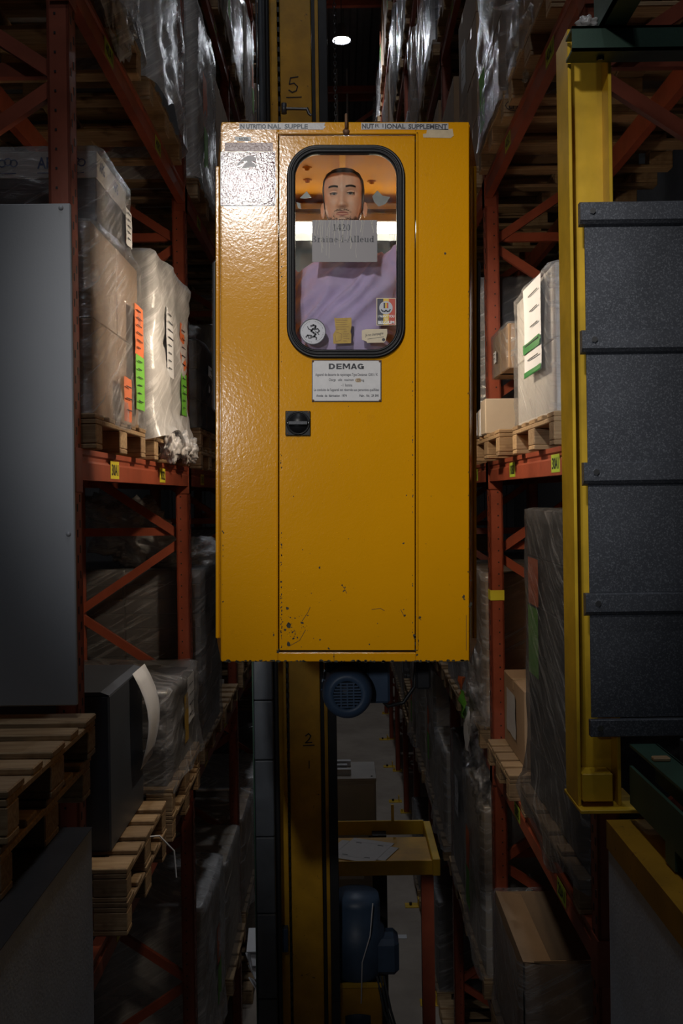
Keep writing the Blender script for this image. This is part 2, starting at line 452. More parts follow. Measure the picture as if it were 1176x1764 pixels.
for s, nm in ((-1, 'wall_left_far'), (1, 'wall_right_far')):
    struct(MB().box(s * 6.9, s * 7.0, -3, 48, FLOOR, 10.7).build(nm, 'roof_sheet'))
# timber offcuts leaning against the bay walls
mb = MB().bar((0.79, 2.55, -2.3), (0.70, 2.05, -2.75), 0.10, 0.05)
tag(mb.build('timber_offcut', 'grey_wood'), 'old timber offcut leaning on the pale wall, lower right', 'timber')
mb = MB().bar((0.80, 2.66, -2.33), (0.60, 2.30, -3.1), 0.02, 0.02)
tag(mb.build('metal_rod', 'dark_metal'), 'thin dark rod leaning beside the timber, lower right', 'rod')

# ================================================================== RACKS
LEVELS = {-1: [-4.20, -1.87, 0.20, 2.10, 4.10, 6.10, 8.1], 1: [-3.35, -1.70, 0.20, 2.02, 4.00, 6.00, 8.0]}
POSTS = {-1: [3.85 + 2.85 * i for i in range(9)], 1: [3.77, 6.40] + [8.90 + 2.45 * i for i in range(8)]}
XF = {-1: XL, 1: XR}
SIDE = {-1: 'left', 1: 'right'}
ORD = ['first', 'second', 'third', 'fourth', 'fifth', 'sixth', 'seventh', 'eighth', 'ninth', 'tenth', 'eleventh']
RD = 0.72                      # depth of an upright frame
TOP = 10.0
def frame_mesh(s, full):
    """local: x outward from the aisle is s * x, y along the aisle, z from the floor"""
    H = TOP - FLOOR
    out = {}
    fp = MB()
    # open C-shaped post with a rolled lip and slots
    fp.box(0, s * 0.085, 0, 0.012, 0, H); fp.box(0, s * 0.010, 0, 0.10, 0, H); fp.box(s * 0.075, s * 0.085, 0, 0.10, 0, H)
    fp.box(s * 0.0, s * 0.085, 0.088, 0.10, 0, H)
    out['post'] = fp.mesh('post', 'rack_red')
    if full:
        sl = MB(); z = 0.05
        while z < H:
            for yy in (0.026, 0.062): sl.box(-s * 0.0015, s * 0.004, yy, yy + 0.012, z + (0.0 if yy < .05 else 0.037), z + (0.03 if yy < .05 else 0.067))
            z += 0.10
        out['slot_row'] = sl.mesh('slot_row', 'cable_black')
        h2 = MB(); z = 0.1
        while z < H:
            h2.box(s * 0.05, s * 0.058, -0.0015, 0.004, z, z + 0.009); z += 0.075
        out['bolt_hole_row'] = h2.mesh('bolt_hole_row', 'cable_black')
    out['foot_plate'] = MB().box(-s * 0.06, s * 0.12, -0.03, 0.13, 0, 0.012).box(-s * 0.045, -s * 0.02, 0.03, 0.06, 0.012, 0.05).mesh('foot_plate', 'column_yellow')
    return out
def brace_mesh(s, dz):
    m = MB(); a = (s * 0.06, 0.05, 0); b = (s * (RD + 0.03), 0.05, dz)
    m.bar(a, b, 0.035, 0.055, up=(0, 0, 1))
    m.lathe([(0.0, -0.005), (0.014, -0.005), (0.014, 0.0), (0, 0)], (s * 0.075, 0.030, dz * 0.03), (0, 1, 0), 6, smooth=False)
    return m.mesh('brace', 'rack_red')
for s in (-1, 1):
    fm = frame_mesh(s, True); fs_ = frame_mesh(s, False)
    PITCH = 0.50
    bu, bd = brace_mesh(s, PITCH * 0.92), brace_mesh(s, -PITCH * 0.92)
    bh = brace_mesh(s, 0.0)
    for i, y in enumerate(POSTS[s]):
        lab = f"orange-red steel upright frame, {ORD[i]} from the front of the {SIDE[s]} rack"
        t = thing('rack_upright', lab, 'rack upright', (s * XF[s], y, FLOOR), 0, f'rack uprights on the {SIDE[s]}')
        src = fm if i < 3 else fs_
        for nm, me in src.items():
            q_ = link(nm, me, t)
            if nm.endswith('_row'): q_['kind'] = 'stuff'
        link('post', src['post'], t, (s * RD, 0, 0))
        if s > 0 and i == 1: MB().box(-.002, .087, -.002, .102, -.69 - FLOOR, -.625 - FLOOR).build('tape_band', 'label_yellow', t)
        # zigzag bracing, phase set so that a knot sits just below each loading level
        z = {-1: -0.26, 1: 1.63}[s] - FLOOR + (0.0 if i != 0 else (1.92 if s < 0 else 0.0))
        z -= 14 * PITCH
        k = 0
        while z < TOP - FLOOR - 0.6:
            if 0.6 < z:
                wz = z + FLOOR
                zz = project((s * (XF[s] + .3), y, wz))
                if -80 < zz[1] < 1850:
                    link('brace', bu, t, (0, 0, z)); link('brace', bd, t, (0, 0, z - 0.04))
                    if k % 2 == 1: link('brace', bh, t, (0, 0.03, z + 0.03))
            z += PITCH * 2; k += 1

# yellow floor brackets (guide-rail feet) along the right of the aisle
for k, (px, py) in enumerate([(655, 1275), (664, 1322), (677, 1382), (691, 1470), (706, 1562), (735, 1730)]):
    d = -FLOOR * F / (py - CY); d = min(d, 30)
    t = thing('floor_bracket', f'small yellow floor bracket beside the crane aisle, {ORD[k]} from the far end', 'bracket', (0.83, d, FLOOR), 0, 'floor brackets along the aisle')
    MB().box(-0.10, 0.12, -0.07, 0.07, 0, 0.012, 0.003).box(0.06, 0.075, -0.05, 0.05, 0.012, 0.10).build('plate', 'column_yellow', t)
    MB().lathe([(0, 0.045), (0.018, 0.045), (0.018, 0.012)], (-0.03, 0, 0), seg=6, smooth=False).build('bolt', 'dark_metal', t)
tag(MB().box(-0.03, 0.03, 3.2, 39, FLOOR, FLOOR + 0.06).build('crane_rail', 'dark_metal'), 'dark steel floor rail running down the middle of the aisle', 'rail')
bpy.data.objects['crane_rail'].location.x = -0.22

# beams
BEAM_H = 0.125
LABEL_TXT = {(-1, 2, 0): ['6301', '6302'], (1, 2, 0): ['USA01', 'USA02']}
def in_view(p0, p1, pad=30):
    """does the box reach the frame outside the outline of the cabin"""
    pts = [project((x, y, z)) for x in (p0[0], p1[0]) for y in (max(.5, p0[1]), max(.5, p1[1])) for z in (p0[2], p1[2])]
    ax, bx = min(p[0] for p in pts), max(p[0] for p in pts); ay, by = min(p[1] for p in pts), max(p[1] for p in pts)
    if bx < -pad or ax > 1176 + pad or by < -pad or ay > 1764 + pad: return False
    if ax > 390 and bx < 800 and ay > 230 and by < 1120: return False
    return True
LV = {-1: ['lowest', 'second lowest', 'cabin-window', 'first overhead', 'second overhead', 'third overhead', 'fourth overhead'],
      1: ['lowest', 'second lowest', 'cabin-window', 'first overhead', 'second overhead', 'third overhead', 'fourth overhead']}
for s in (-1, 1):
    for li, z in enumerate(LEVELS[s]):
        for bi in range(len(POSTS[s]) - 1):
            y0, y1 = POSTS[s][bi] + 0.10, POSTS[s][bi + 1]
            x = s * XF[s]
            if not in_view((x, y0, z - .14), (x + s * 1.2, y1, z + 1.5)): continue
            if li == 0 and bi == 0: continue
            t = thing('rack_beam', f'orange-red rack beam, {LV[s][li]} level, {ORD[bi]} bay of the {SIDE[s]} rack', 'rack beam', (x, y0, z), 0, 'front beams of the racks')
            L = y1 - y0
            m = MB()
            m.prism([(0, 0), (s * 0.045, 0), (s * 0.045, -BEAM_H), (0, -BEAM_H), (0, -0.055), (s * 0.008, -0.045), (s * 0.008, -0.030), (0, -0.022)], 1, 0.005, L - 0.005)
            m.build('bar', 'rack_red', t)
            for yy in (-0.10, L): MB().box(-s * 0.006, 0, yy + 0.0, yy + 0.10, -BEAM_H - 0.05, 0.0, 0.002).box(-s * 0.006, s * 0.07, yy - 0.008 if yy < 0 else yy, yy if yy < 0 else yy + .008, -BEAM_H - .05, 0).build('end_connector', 'rack_red', t)
            if bi < 3:
                for q, yy in enumerate((L * 0.18, L * 0.62)):
                    lb = MB().box(-s * 0.0015, 0, yy, yy + 0.17, -0.112, -0.032).build('location_label', 'label_lime' if s > 0 or li > 2 else 'label_yellow', t)
                    tm = MB()
                    txt = f'{(li + 1) * 10 + bi}{"ABCD"[(q + bi) % 4]}{q + 1}'
                    if s < 0: fn = lambda u, w, yy=yy: (0.0025, yy + u, w)
                    else: fn = lambda u, w, yy=yy: (-0.0025, yy + 0.17 - u, w)
                    put_text(tm, txt, 0.02, 0.15, -0.098, -0.046, 0, 0.02, fn=fn)
                    tm.build('lettering', 'ink', lb, fix=False)
            r = MB().box(s * (RD - 0.005), s * (RD - 0.05), 0.005, L - 0.005, -BEAM_H, 0).build('rear_bar', 'rack_red', t)

# ================================================================== PALLETS
PB = {}
def pallet_parts(wy, wx=1.20):
    key = round(wy, 2)
    if key in PB: return PB[key]
    rnd = random.Random(int(wy * 100)); parts = []
    nb = 5; bw = [0.145, 0.10, 0.145, 0.10, 0.145]; tot = sum(bw); gap = (wy - tot) / 4
    y = -wy / 2
    meshes = {}
    def board(lx, ly, lz, mat='pallet_wood', name='board'):
        k = (round(lx, 3), round(ly, 3), round(lz, 3), mat)
        if k not in meshes: meshes[k] = MB().box(-lx / 2, lx / 2, -ly / 2, ly / 2, -lz / 2, lz / 2, 0.004).mesh(name, mat)
        return meshes[k]
    for k in range(5):
        parts.append(('deck_board', board(wx, bw[k], 0.022), (rnd.uniform(-.004, .004), y + bw[k] / 2, 0.133))); y += bw[k] + gap
    for xx in (-wx / 2 + 0.0725, 0, wx / 2 - 0.0725):
        parts.append(('stringer_board', board(0.145, wy, 0.022), (xx, 0, 0.111)))
        for yy in (-wy / 2 + 0.05, 0, wy / 2 - 0.05):
            parts.append(('block', board(0.145, 0.10 if yy else 0.145, 0.078, name='block'), (xx, yy, 0.061)))
    for yy in (-wy / 2 + 0.05, 0, wy / 2 - 0.05):
        parts.append(('bottom_board', board(wx, 0.10 if yy else 0.145, 0.022), (0, yy, 0.011)))
    PB[key] = parts
    return parts
FAR_PAL = {}
def far_pallet_mesh(wy):
    key = round(wy, 2)
    if key not in FAR_PAL:
        m = MB(); rnd = random.Random(7)
        for k in range(5):
            yy = -wy / 2 + k * (wy - .13) / 4
            m.box(-.6, .6, yy, yy + .13, .122, .144)
        for xx in (-.53, 0, .53):
            m.box(xx - .07, xx + .07, -wy / 2, wy / 2, .1, .122)
            for yy in (-wy / 2, -.07, wy / 2 - .1): m.box(xx - .07, xx + .07, yy, yy + .1, .022, .1)
        for yy in (-wy / 2, -.07, wy / 2 - .1): m.box(-.6, .6, yy, yy + .1, 0, .022)
        FAR_PAL[key] = m.mesh('pallet', 'pallet_wood')
    return FAR_PAL[key]
def pallet(s, y0, y1, z, label, over=0.05, full=True, rot=0.0):
    wy = y1 - y0
    loc = (s * (XF[s] - over + 0.60), (y0 + y1) / 2, z)
    if full:
        t = thing('pallet', label, 'pallet', loc, rot, 'wooden pallets in the racks')
        for nm, me, l in pallet_parts(wy): link(nm, me, t, l)
    else:
        t = link('pallet', far_pallet_mesh(wy), None, loc); tag(t, label, 'pallet', 'wooden pallets in the racks')
    return t

# ================================================================== LOADS
def film_shell(hx, hy, h, seed, amp=0.014, nper=72, nz=22, flare=0.0, top=True, sag=0.02, bottom_ragged=0.0, off=0.012, rnd_c=0.05):
    """crinkled film sleeve around a box of half sizes hx, hy and height h"""
    m = MB(); base = rrect(-hx - off, hx + off, -hy - off, hy + off, rnd_c, max(2, nper // 16 - 1))
    # resample evenly
    per = [0]; P = base + [base[0]]
    for i in range(len(base)): per.append(per[-1] + math.dist(P[i], P[i + 1]))
    pts = []
    for k in range(nper):
        d = per[-1] * k / nper; i = max(j for j in range(len(base)) if per[j] <= d)
        f = (d - per[i]) / max(1e-9, per[i + 1] - per[i]); pts.append((P[i][0] + (P[i + 1][0] - P[i][0]) * f, P[i][1] + (P[i + 1][1] - P[i][1]) * f))
    rings = []
    so = Vector((seed * 3.7, seed * 1.3, seed * 7.1))
    for j in range(nz + 1):
        v = j / nz; z = h * v; ring = []
        for (x, y) in pts:
            n1 = mnoise.noise(Vector((x * 3.1, y * 3.1, z * 3.3)) + so); n2 = mnoise.noise(Vector((x * 9, y * 9, z * 14)) + so); n3 = mnoise.noise(Vector((x * 2.0, y * 2.0, z * 26)) + so)
            e = amp * (1.0 * n1 + 0.45 * n2 + 0.30 * n3) + amp * 0.8
            e += flare * max(0, 1 - v * 5) ** 1.5 * (0.6 + 0.8 * abs(n1))
            L = math.hypot(x / max(hx, .01), y / max(hy, .01)); l2 = math.hypot(x, y)
            zz = z - (bottom_ragged * (0.5 + n1) * (1 if j == 0 else 0.5 if j == 1 else 0)) + (h * 0.012 * n1 if j == nz else 0)
            ring.append((x + x / l2 * e, y + y / l2 * e, zz))
        rings.append(ring)
    if top:
        for k, sc2 in enumerate((0.97, 0.8, 0.55, 0.28, 0.05)):
            rings.append([(x * sc2, y * sc2, h + 0.006 + amp * 0.7 * mnoise.noise(Vector((x * sc2 * 6, y * sc2 * 6, 2)) + so) - sag * (1 - sc2) * 0.0) for (x, y) in pts])
    m.rings(rings, 0, False, top)
    return m
def crumple(rx, ry, rz, seed, amp=0.35, n=28, mfreq=2.2):
    """crumpled bag of film: a closed knobbly surface"""
    m = MB(); rings = []; so = Vector((seed * 5.1, seed * 2.3, seed))
    for j in range(1, n):
        t = PI * j / n; ring = []
        for k in range(2 * n):
            a = 2 * PI * k / (2 * n); d = Vector((math.sin(t) * math.cos(a), math.sin(t) * math.sin(a), -math.cos(t)))
            r = 1 + amp * mnoise.noise(d * mfreq + so) - amp * 0.7 * abs(mnoise.noise(d * mfreq * 2.3 + so)) + amp * .3 * mnoise.noise(d * mfreq * 5 + so)
            ring.append((d.x * rx * r, d.y * ry * r, d.z * rz * r))
        rings.append(ring)
    m.rings(rings, 0, True, True)
    return m
def sheet_on_aisle(t, s, hx, yc, z0, z1, w, mat, name='label_sheet', off=0.035, lines=0, seed=1, ink='ink', curl=0.006):
    """paper stuck on the aisle face of a load (local coordinates of the load)"""
    x = -s * (hx + off); m = MB(); nz = 5; ny = 3
    vs = []
    for j in range(nz + 1):
        for i in range(ny + 1):
            u, v = i / ny, j / nz
            vs.append((x - s * curl * mnoise.noise(Vector((u * 2.1, v * 2.4, seed))), yc - w / 2 + w * u, z0 + (z1 - z0) * v))
    fs = [(j * (ny + 1) + i, j * (ny + 1) + i + 1, (j + 1) * (ny + 1) + i + 1, (j + 1) * (ny + 1) + i) for j in range(nz) for i in range(ny)]
    m.add(vs, fs, 0, True)
    m.add([(v[0] + s * 0.0008, v[1], v[2]) for v in vs], [f[::-1] for f in fs], 0, True)
    o = m.build(name, mat, t, fix=False)
    if lines:
        rnd = random.Random(seed); l = MB()
        for k in range(lines):
            zz = z1 - (z1 - z0) * (k + 0.8) / (lines + 0.8); a = yc - w * 0.40; b = yc + w * rnd.uniform(-0.05, 0.40)
            l.box(x - s * (curl + .001), x - s * (curl + 0.002), a, b, zz - 0.003, zz + 0.002)
        l.build('print_lines', ink, o)
    return o
def cartons(t, x0, x1, y0, y1, z0, z1, nx, ny, nz, mat, rnd, tape=True, name='carton', gapv=0.004):
    sx, sy, sz = (x1 - x0) / nx, (y1 - y0) / ny, (z1 - z0) / nz
    for i in range(nx):
        for j in range(ny):
            for k in range(nz):
                # the inside of the block cannot be seen: only outer cartons are built
                if 0 < i < nx - 1 and 0 < j < ny - 1 and k < nz - 1: continue
                j1 = rnd.uniform(0, 0.006)
                a = (x0 + i * sx + gapv / 2 + j1, x0 + (i + 1) * sx - gapv / 2 - rnd.uniform(0, .006)); b = (y0 + j * sy + gapv / 2, y0 + (j + 1) * sy - gapv / 2); c = (z0 + k * sz, z0 + (k + 1) * sz - gapv / 2)
                o = MB().box(a[0], a[1], b[0], b[1], c[0], c[1], 0.004).build(name, mat, t)
                if tape:
                    ym = (b[0] + b[1]) / 2
                    MB().box(a[0] - 0.001, a[1] + 0.001, ym - 0.025, ym + 0.025, c[1] - 0.06, c[1] + 0.001).build('packing_tape', 'tape_tan', o)
def load(s, y0, y1, z0, h, label, kind, seed, over=0.03, depth=1.08, nxyz=(2, 2, 3), wrap='film_clear', sheets=(), flare=0.02, amp=0.014, parts=True, nper=72, nz=22, top=True, cat='wrapped load', ragged=0.0, sheet_off=0.035):
    rnd = random.Random(seed)
    hx, hy = depth / 2, (y1 - y0) / 2
    t = thing('wrapped_load' if wrap else 'carton_stack', label, cat, (s * (XF[s] - over + hx), (y0 + y1) / 2, z0), 0, 'loads standing on the rack pallets')
    if parts: cartons(t, -hx, hx, -hy, hy, 0, h, *nxyz, kind, rnd, tape='card' in kind and 'dark' not in kind and 'white' not in kind)
    else: MB().box(-hx, hx, -hy, hy, 0, h, 0.01).build('carton_block', kind, t)
    if wrap: film_shell(hx, hy, h, seed, amp, nper, nz, flare, top, bottom_ragged=ragged).build('stretch_film', wrap, t)
    for q, sh in enumerate(sheets): sheet_on_aisle(t, s, hx, *sh[:4], sh[4], lines=sh[5] if len(sh) > 5 else 0, seed=seed + q, off=sheet_off + .003 * q, curl=0.006 if sheet_off > .01 else 0.001)
    return t

# ---------------------------------------------------------------- left rack, near bays
LW = {-1: 'left', 1: 'right'}
# cabin-window level
pallet(-1, 4.00, 5.00, 0.20, 'weathered pallet under the brown film-wrapped cartons, left rack')
t = load(-1, 4.05, 4.96, 0.344, 0.79, 'brown film-wrapped carton stack with orange and green sheet, left rack beside white panel', 'kraft_dark', 3, nxyz=(2, 2, 2), flare=0.03, amp=0.02, ragged=0.05,
         sheets=[(0.30, 0.34, 0.58, 0.20, 'paper_orange', 6), (0.30, 0.08, 0.34, 0.20, 'paper_green', 6), (0.0, -0.0, 0.20, 0.16, 'paper_orange', 3)])
# the white-banded boxes on top
t = thing('banded_carton', 'grey carton with white printed band in glossy film, topmost of the left stack', 'carton', (-1.60, 4.54, 1.137), 0)
MB().box(-0.57, 0.57, -0.28, 0.28, 0, 0.345, 0.005).build('carton', 'dark_card', t)
band = MB().box(-0.575, 0.575, -0.285, 0.285, 0.235, 0.35, 0.003).build('printed_band', 'white_card', t)
tm = MB()
for k in range(4):
    x0 = -0.55 + 0.29 * k
    put_text(tm, 'APG', x0, x0 + 0.10, 0.275, 0.325, -0.2865, 0.02)
    for q in range(3): tm.lathe([(0.012, 0), (0.018, 0)], (x0 + 0.14 + 0.025 * q, -0.2866, 0.30 + 0.006 * (q % 2)), (0, -1, 0), 10)
    tm.box(x0, x0 + 0.2, -0.2866, -0.286, 0.255, 0.259)
for k in range(2):
    put_text(tm, 'APG', 0, 0.09, 0.275, 0.325, 0, 0.02, fn=lambda u, w, k=k: (0.5766, -0.24 + 0.26 * k + u, w))
tm.build('lettering', 'ink_blue', band, fix=False)
film_shell(0.58, 0.30, 0.36, 8, 0.010, 64, 12, 0.03, True, rnd_c=0.02).build('stretch_film', 'film_clear', t)
sheet_on_aisle(t, -1, 0.58, 0.16, 0.05, 0.22, 0.13, 'paper', lines=5, seed=4)

pallet(-1, 5.25, 6.45, 0.20, 'pallet under the tall white bagged load, left rack')
t = load(-1, 5.27, 6.42, 0.344, 0.97, 'tall white plastic-bagged load with orange and green sheet, left rack', 'white_card', 11, nxyz=(1, 2, 2), wrap='film_white', flare=0.07, amp=0.028, ragged=0.12, nper=96, nz=30,
         sheets=[(0.30, 0.42, 0.72, 0.20, 'paper_orange', 5), (0.30, 0.16, 0.42, 0.20, 'paper_green', 5), (-0.20, 0.34, 0.72, 0.22, 'paper', 8)])
for k, (yy, zz, r) in enumerate(((-0.25, -0.06, 0.10), (0.10, -0.03, 0.12), (0.42, -0.05, 0.13))):
    crumple(0.055, r, 0.085, 20 + k, 0.5).build('film_fold', 'film_white', t, (0.585, yy, zz))
sheet_on_aisle(t, -1, 0.54, -0.38, 0.30, 0.36, 0.06, 'paper_orange', name='round_sticker', seed=3)
pallet(-1, 6.98, 7.98, 0.20, 'lower of two stacked pallets under the black wrapped load, left rack')
pallet(-1, 6.98, 7.98, 0.344, 'upper of two stacked pallets under the black wrapped load, left rack')
t = load(-1, 7.0, 7.95, 0.488, 0.62, 'black film-wrapped load with a white label and film knot, left rack', 'dark_card', 13, nxyz=(1, 2, 3), wrap='film_dark', amp=0.02, flare=0.0, sheets=[(-0.05, 0.28, 0.48, 0.2, 'paper', 4)])
crumple(0.14, 0.16, 0.11, 31, 0.5).build('film_knot', 'film_clear', t, (0.36, -0.2, 0.70))

# level below the cabin window
for k in range(2):
    pallet(-1, 4.25, 5.20, -1.87 + 0.144 * k, ('lower' if k == 0 else 'upper') + ' pallet of the pair under the dark blue-grey box, left rack', over=0.09)
    pallet(-1, 5.40, 6.45, -1.87 + 0.144 * k, ('lower' if k == 0 else 'upper') + ' pallet of the pair under the film-wrapped grey load, left rack', over=0.09)
t = thing('storage_box', 'dark blue-grey box with a loose paper sheet, left rack below the white panel', 'box', (-1.45, 4.85, -1.581), 0)
MB().box(-0.40, 0.40, -0.40, 0.33, 0, 0.70, 0.008).build('body', 'blue_grey_box', t)
MB().prism([(-0.40, 0.70), (0.40, 0.70), (0.36, 0.715), (-0.36, 0.715)], 1, -0.40, 0.33).build('lid', 'blue_grey_box', t)
m = MB(); pts = []
for j in range(9):
    v = j / 8
    for i in range(4): pts.append((0.415 + 0.10 * math.sin(v * 2.6) * (1 - v * .5), 0.02 + 0.30 * i / 3 + 0.04 * v, 0.72 - 0.48 * v))
m.add(pts, [(j * 4 + i, j * 4 + i + 1, j * 4 + i + 5, j * 4 + i + 4) for j in range(8) for i in range(3)], 0, True)
o = m.build('paper_sheet', 'paper', t, fix=False); o.modifiers.new('thick', 'SOLIDIFY').thickness = 0.001
load(-1, 5.45, 6.50, -1.581, 0.52, 'grey film-wrapped load with yellow strip and white sheet, left rack below the cabin', 'dark_card', 17, over=0.06, nxyz=(1, 2, 2), amp=0.03, flare=0.05, ragged=0.06,
     sheets=[(0.10, 0.22, 0.5, 0.26, 'paper', 4), (-0.10, 0.14, 0.42, 0.14, 'sticker_ochre')])
pallet(-1, 6.95, 8.00, -1.87, 'pallet under the tall dark ribbed load, left rack beyond the second upright')
load(-1, 6.98, 7.96, -1.726, 1.22, 'tall dark ribbed load wrapped in film, left rack beyond the second upright', 'dark_card', 19, over=0.04, nxyz=(2, 2, 12), amp=0.012, flare=0.0, sheets=[(0.2, 0.7, 1.02, 0.16, 'paper', 4)])
t = crumple(0.42, 0.20, 0.24, 5, 0.55).build('film_bag', 'film_milky', None, (-1.52, 7.22, -0.26)); t.rotation_euler = (0, 0.5, 0)
tag(t, 'crumpled milky film bag slumped on the tall dark ribbed load', 'film')
t = crumple(0.30, 0.25, 0.12, 15, 0.5).build('film_bag', 'film_clear', None, (-1.12, 7.35, -0.42))
tag(t, 'shiny crumpled film heap at the aisle edge of the dark ribbed load', 'film')
pallet(-1, 8.2, 9.2, -1.87, 'pallet behind the tall dark ribbed load, left rack')
m = MB().tube([(-0.98, 4.75, -1.62), (-0.90, 4.8, -1.63), (-0.84, 4.85, -1.72), (-0.83, 4.85, -1.85)], 0.004, 6)
tag(m.build('loose_strap', 'paper'), 'thin white strap end dangling from the left pallets', 'strap')

# first overhead level, left
pallet(-1, 4.02, 5.02, 2.10, 'overhead pallet with hanging milky film, left rack, first bay')
load(-1, 4.05, 5.00, 2.244, 1.1, 'overhead pale load in milky film nearest the camera, left rack', 'white_card', 23, nxyz=(1, 2, 2), wrap='film_milky', flare=0.06, amp=0.03, ragged=0.15)
t = crumple(0.06, 0.30, 0.14, 77, 0.5).build('film_bag', 'film_milky', None, (-1.0, 4.55, 2.22)); tag(t, 'milky film end hanging over the overhead beam, left rack', 'film')
pallet(-1, 5.25, 6.30, 2.10, 'overhead pallet under the silvery film-wrapped load, left rack')
load(-1, 5.25, 6.35, 2.244, 1.25, 'overhead silvery film-wrapped load, left rack, second pallet', 'blue_grey_box', 29, nxyz=(1, 2, 2), wrap='film_milky', flare=0.05, amp=0.03, ragged=0.1)
pallet(-1, 7.0, 8.05, 2.10, 'overhead pallet under the load with orange and green sheet, left rack')
load(-1, 7.0, 8.1, 2.244, 1.3, 'overhead film-wrapped load with orange and green sheet, left rack', 'white_card', 37, nxyz=(1, 2, 2), wrap='film_milky', flare=0.04, amp=0.022, ragged=0.08,
     sheets=[(-0.20, 0.46, 0.86, 0.2, 'paper_orange'), (-0.20, 0.08, 0.46, 0.2, 'paper_green')])

# ---------------------------------------------------------------- right rack, near bays
pallet(1, 4.20, 5.22, 0.20, 'pallet under the film-wrapped white load, right rack behind the yellow column')
load(1, 4.24, 5.18, 0.344, 0.64, 'film-wrapped white load with green-barred label, right rack beside the yellow column', 'white_card', 41, nxyz=(1, 2, 2), amp=0.014, flare=0.01,
     sheets=[(-0.14, 0.20, 0.62, 0.40, 'paper', 5), (-0.14, 0.20, 0.225, 0.40, 'ink_green'), (-0.14, 0.31, 0.355, 0.40, 'ink_green')])
pallet(1, 5.36, 6.32, 0.20, 'pallet under the low white carton, right rack beside the cabin', over=0.10)
t = thing('carton', 'low pale carton with white tape on the right rack beside the cabin', 'carton', (0.975, 6.08, 0.344), 0)
MB().box(-0.135, 0.125, -0.30, 0.26, 0, 0.205, 0.006).build('body', 'pale_cardboard', t)
MB().box(-0.138, 0.127, -0.12, -0.06, -0.0, 0.209).build('packing_tape', 'paper', t)
sheet_on_aisle(t, 1, 0.135, 0.08, 0.01, 0.17, 0.18, 'paper', off=0.006, lines=3, seed=9, curl=.001)
t = thing('carton', 'brown carton standing behind the low pale carton, right rack', 'carton', (1.36, 6.02, 0.344), 0)
MB().box(-0.24, 0.26, -0.32, 0.27, 0, 0.37, 0.006).build('body', 'cardboard', t); MB().box(-0.242, 0.262, -0.03, 0.03, .31, .3715).build('packing_tape', 'tape_tan', t)
t = thing('carton', 'brown film-wrapped carton on top of another carton, right rack beside the post', 'carton', (1.30, 6.02, 0.717), 0)
MB().box(-0.33, 0.33, -0.30, 0.27, 0.0, 0.26, 0.006).build('body', 'cardboard', t)
MB().box(-0.334, 0.3, -0.04, 0.03, 0.0, 0.262).build('packing_tape', 'tape_tan', t)
film_shell(0.33, 0.30, 0.265, 44, 0.006, 48, 12, 0, True, rnd_c=0.02, off=.006).build('stretch_film', 'film_clear', t)
sheet_on_aisle(t, 1, 0.33, 0.1, 0.08, 0.15, 0.1, 'paper', off=0.016, lines=2, seed=5)

pallet(1, 4.0, 5.30, -1.70, 'pallet under the tall dark film-wrapped stack, right rack', over=0.02)
t = load(1, 4.02, 5.30, -1.556, 1.47, 'tall dark film-wrapped stack with orange and green sheet, right rack by yellow column', 'dark_card', 47, over=-0.03, nxyz=(1, 2, 6), wrap='film_grey', amp=0.012, flare=0.09, ragged=0.16,
         sheets=[(0.44, 0.98, 1.22, 0.26, 'paper_orange'), (0.44, 0.62, 0.97, 0.26, 'paper_green')], sheet_off=0.006)
pallet(1, 5.48, 6.30, -1.70, 'pallet under the plain brown carton, right rack below the cabin')
t = thing('carton', 'plain brown carton with a grey sheet on the right rack below the cabin', 'carton', (1.31, 5.95, -1.556), 0)
MB().box(-0.30, 0.32, -0.36, 0.34, 0, 0.44, 0.006).build('body', 'cardboard', t); MB().box(-.302, .32, -.025, .025, .38, .4415).build('packing_tape', 'tape_tan', t)
sheet_on_aisle(t, 1, 0.30, 0.05, 0.10, 0.36, 0.30, 'plate_grey', off=0.008, seed=6)
pallet(1, 6.62, 7.62, -1.70, 'pallet under the brown wrapped cartons, right rack beyond the orange post')
load(1, 6.66, 7.60, -1.556, 1.02, 'brown cartons in glossy film, right rack beyond the orange post', 'cardboard', 53, over=0.0, nxyz=(2, 2, 2), amp=0.018, flare=0.02)
t = thing('film_bag', 'crumpled clear film with green and orange sheets hanging over the right rack', 'film', (0.98, 6.95, -1.55), 0)
crumple(0.13, 0.42, 0.34, 61, 0.7, 34, 2.6).build('film', 'film_clear', t)
crumple(0.12, 0.26, 0.22, 63, 0.7, 30, 2.6).build('film', 'film_clear', t, (0.02, -0.1, -0.42))
sheet_on_aisle(t, 1, 0.1, -0.05, -0.24, 0.06, 0.26, 'paper', off=0.03, seed=12, curl=0.06); sheet_on_aisle(t, 1, 0.1, 0.08, -0.02, 0.16, 0.2, 'paper_green', off=0.045, seed=13, curl=0.06); sheet_on_aisle(t, 1, 0.1, 0.18, 0.10, 0.24, 0.12, 'paper_orange', off=0.045, seed=14, curl=0.05)

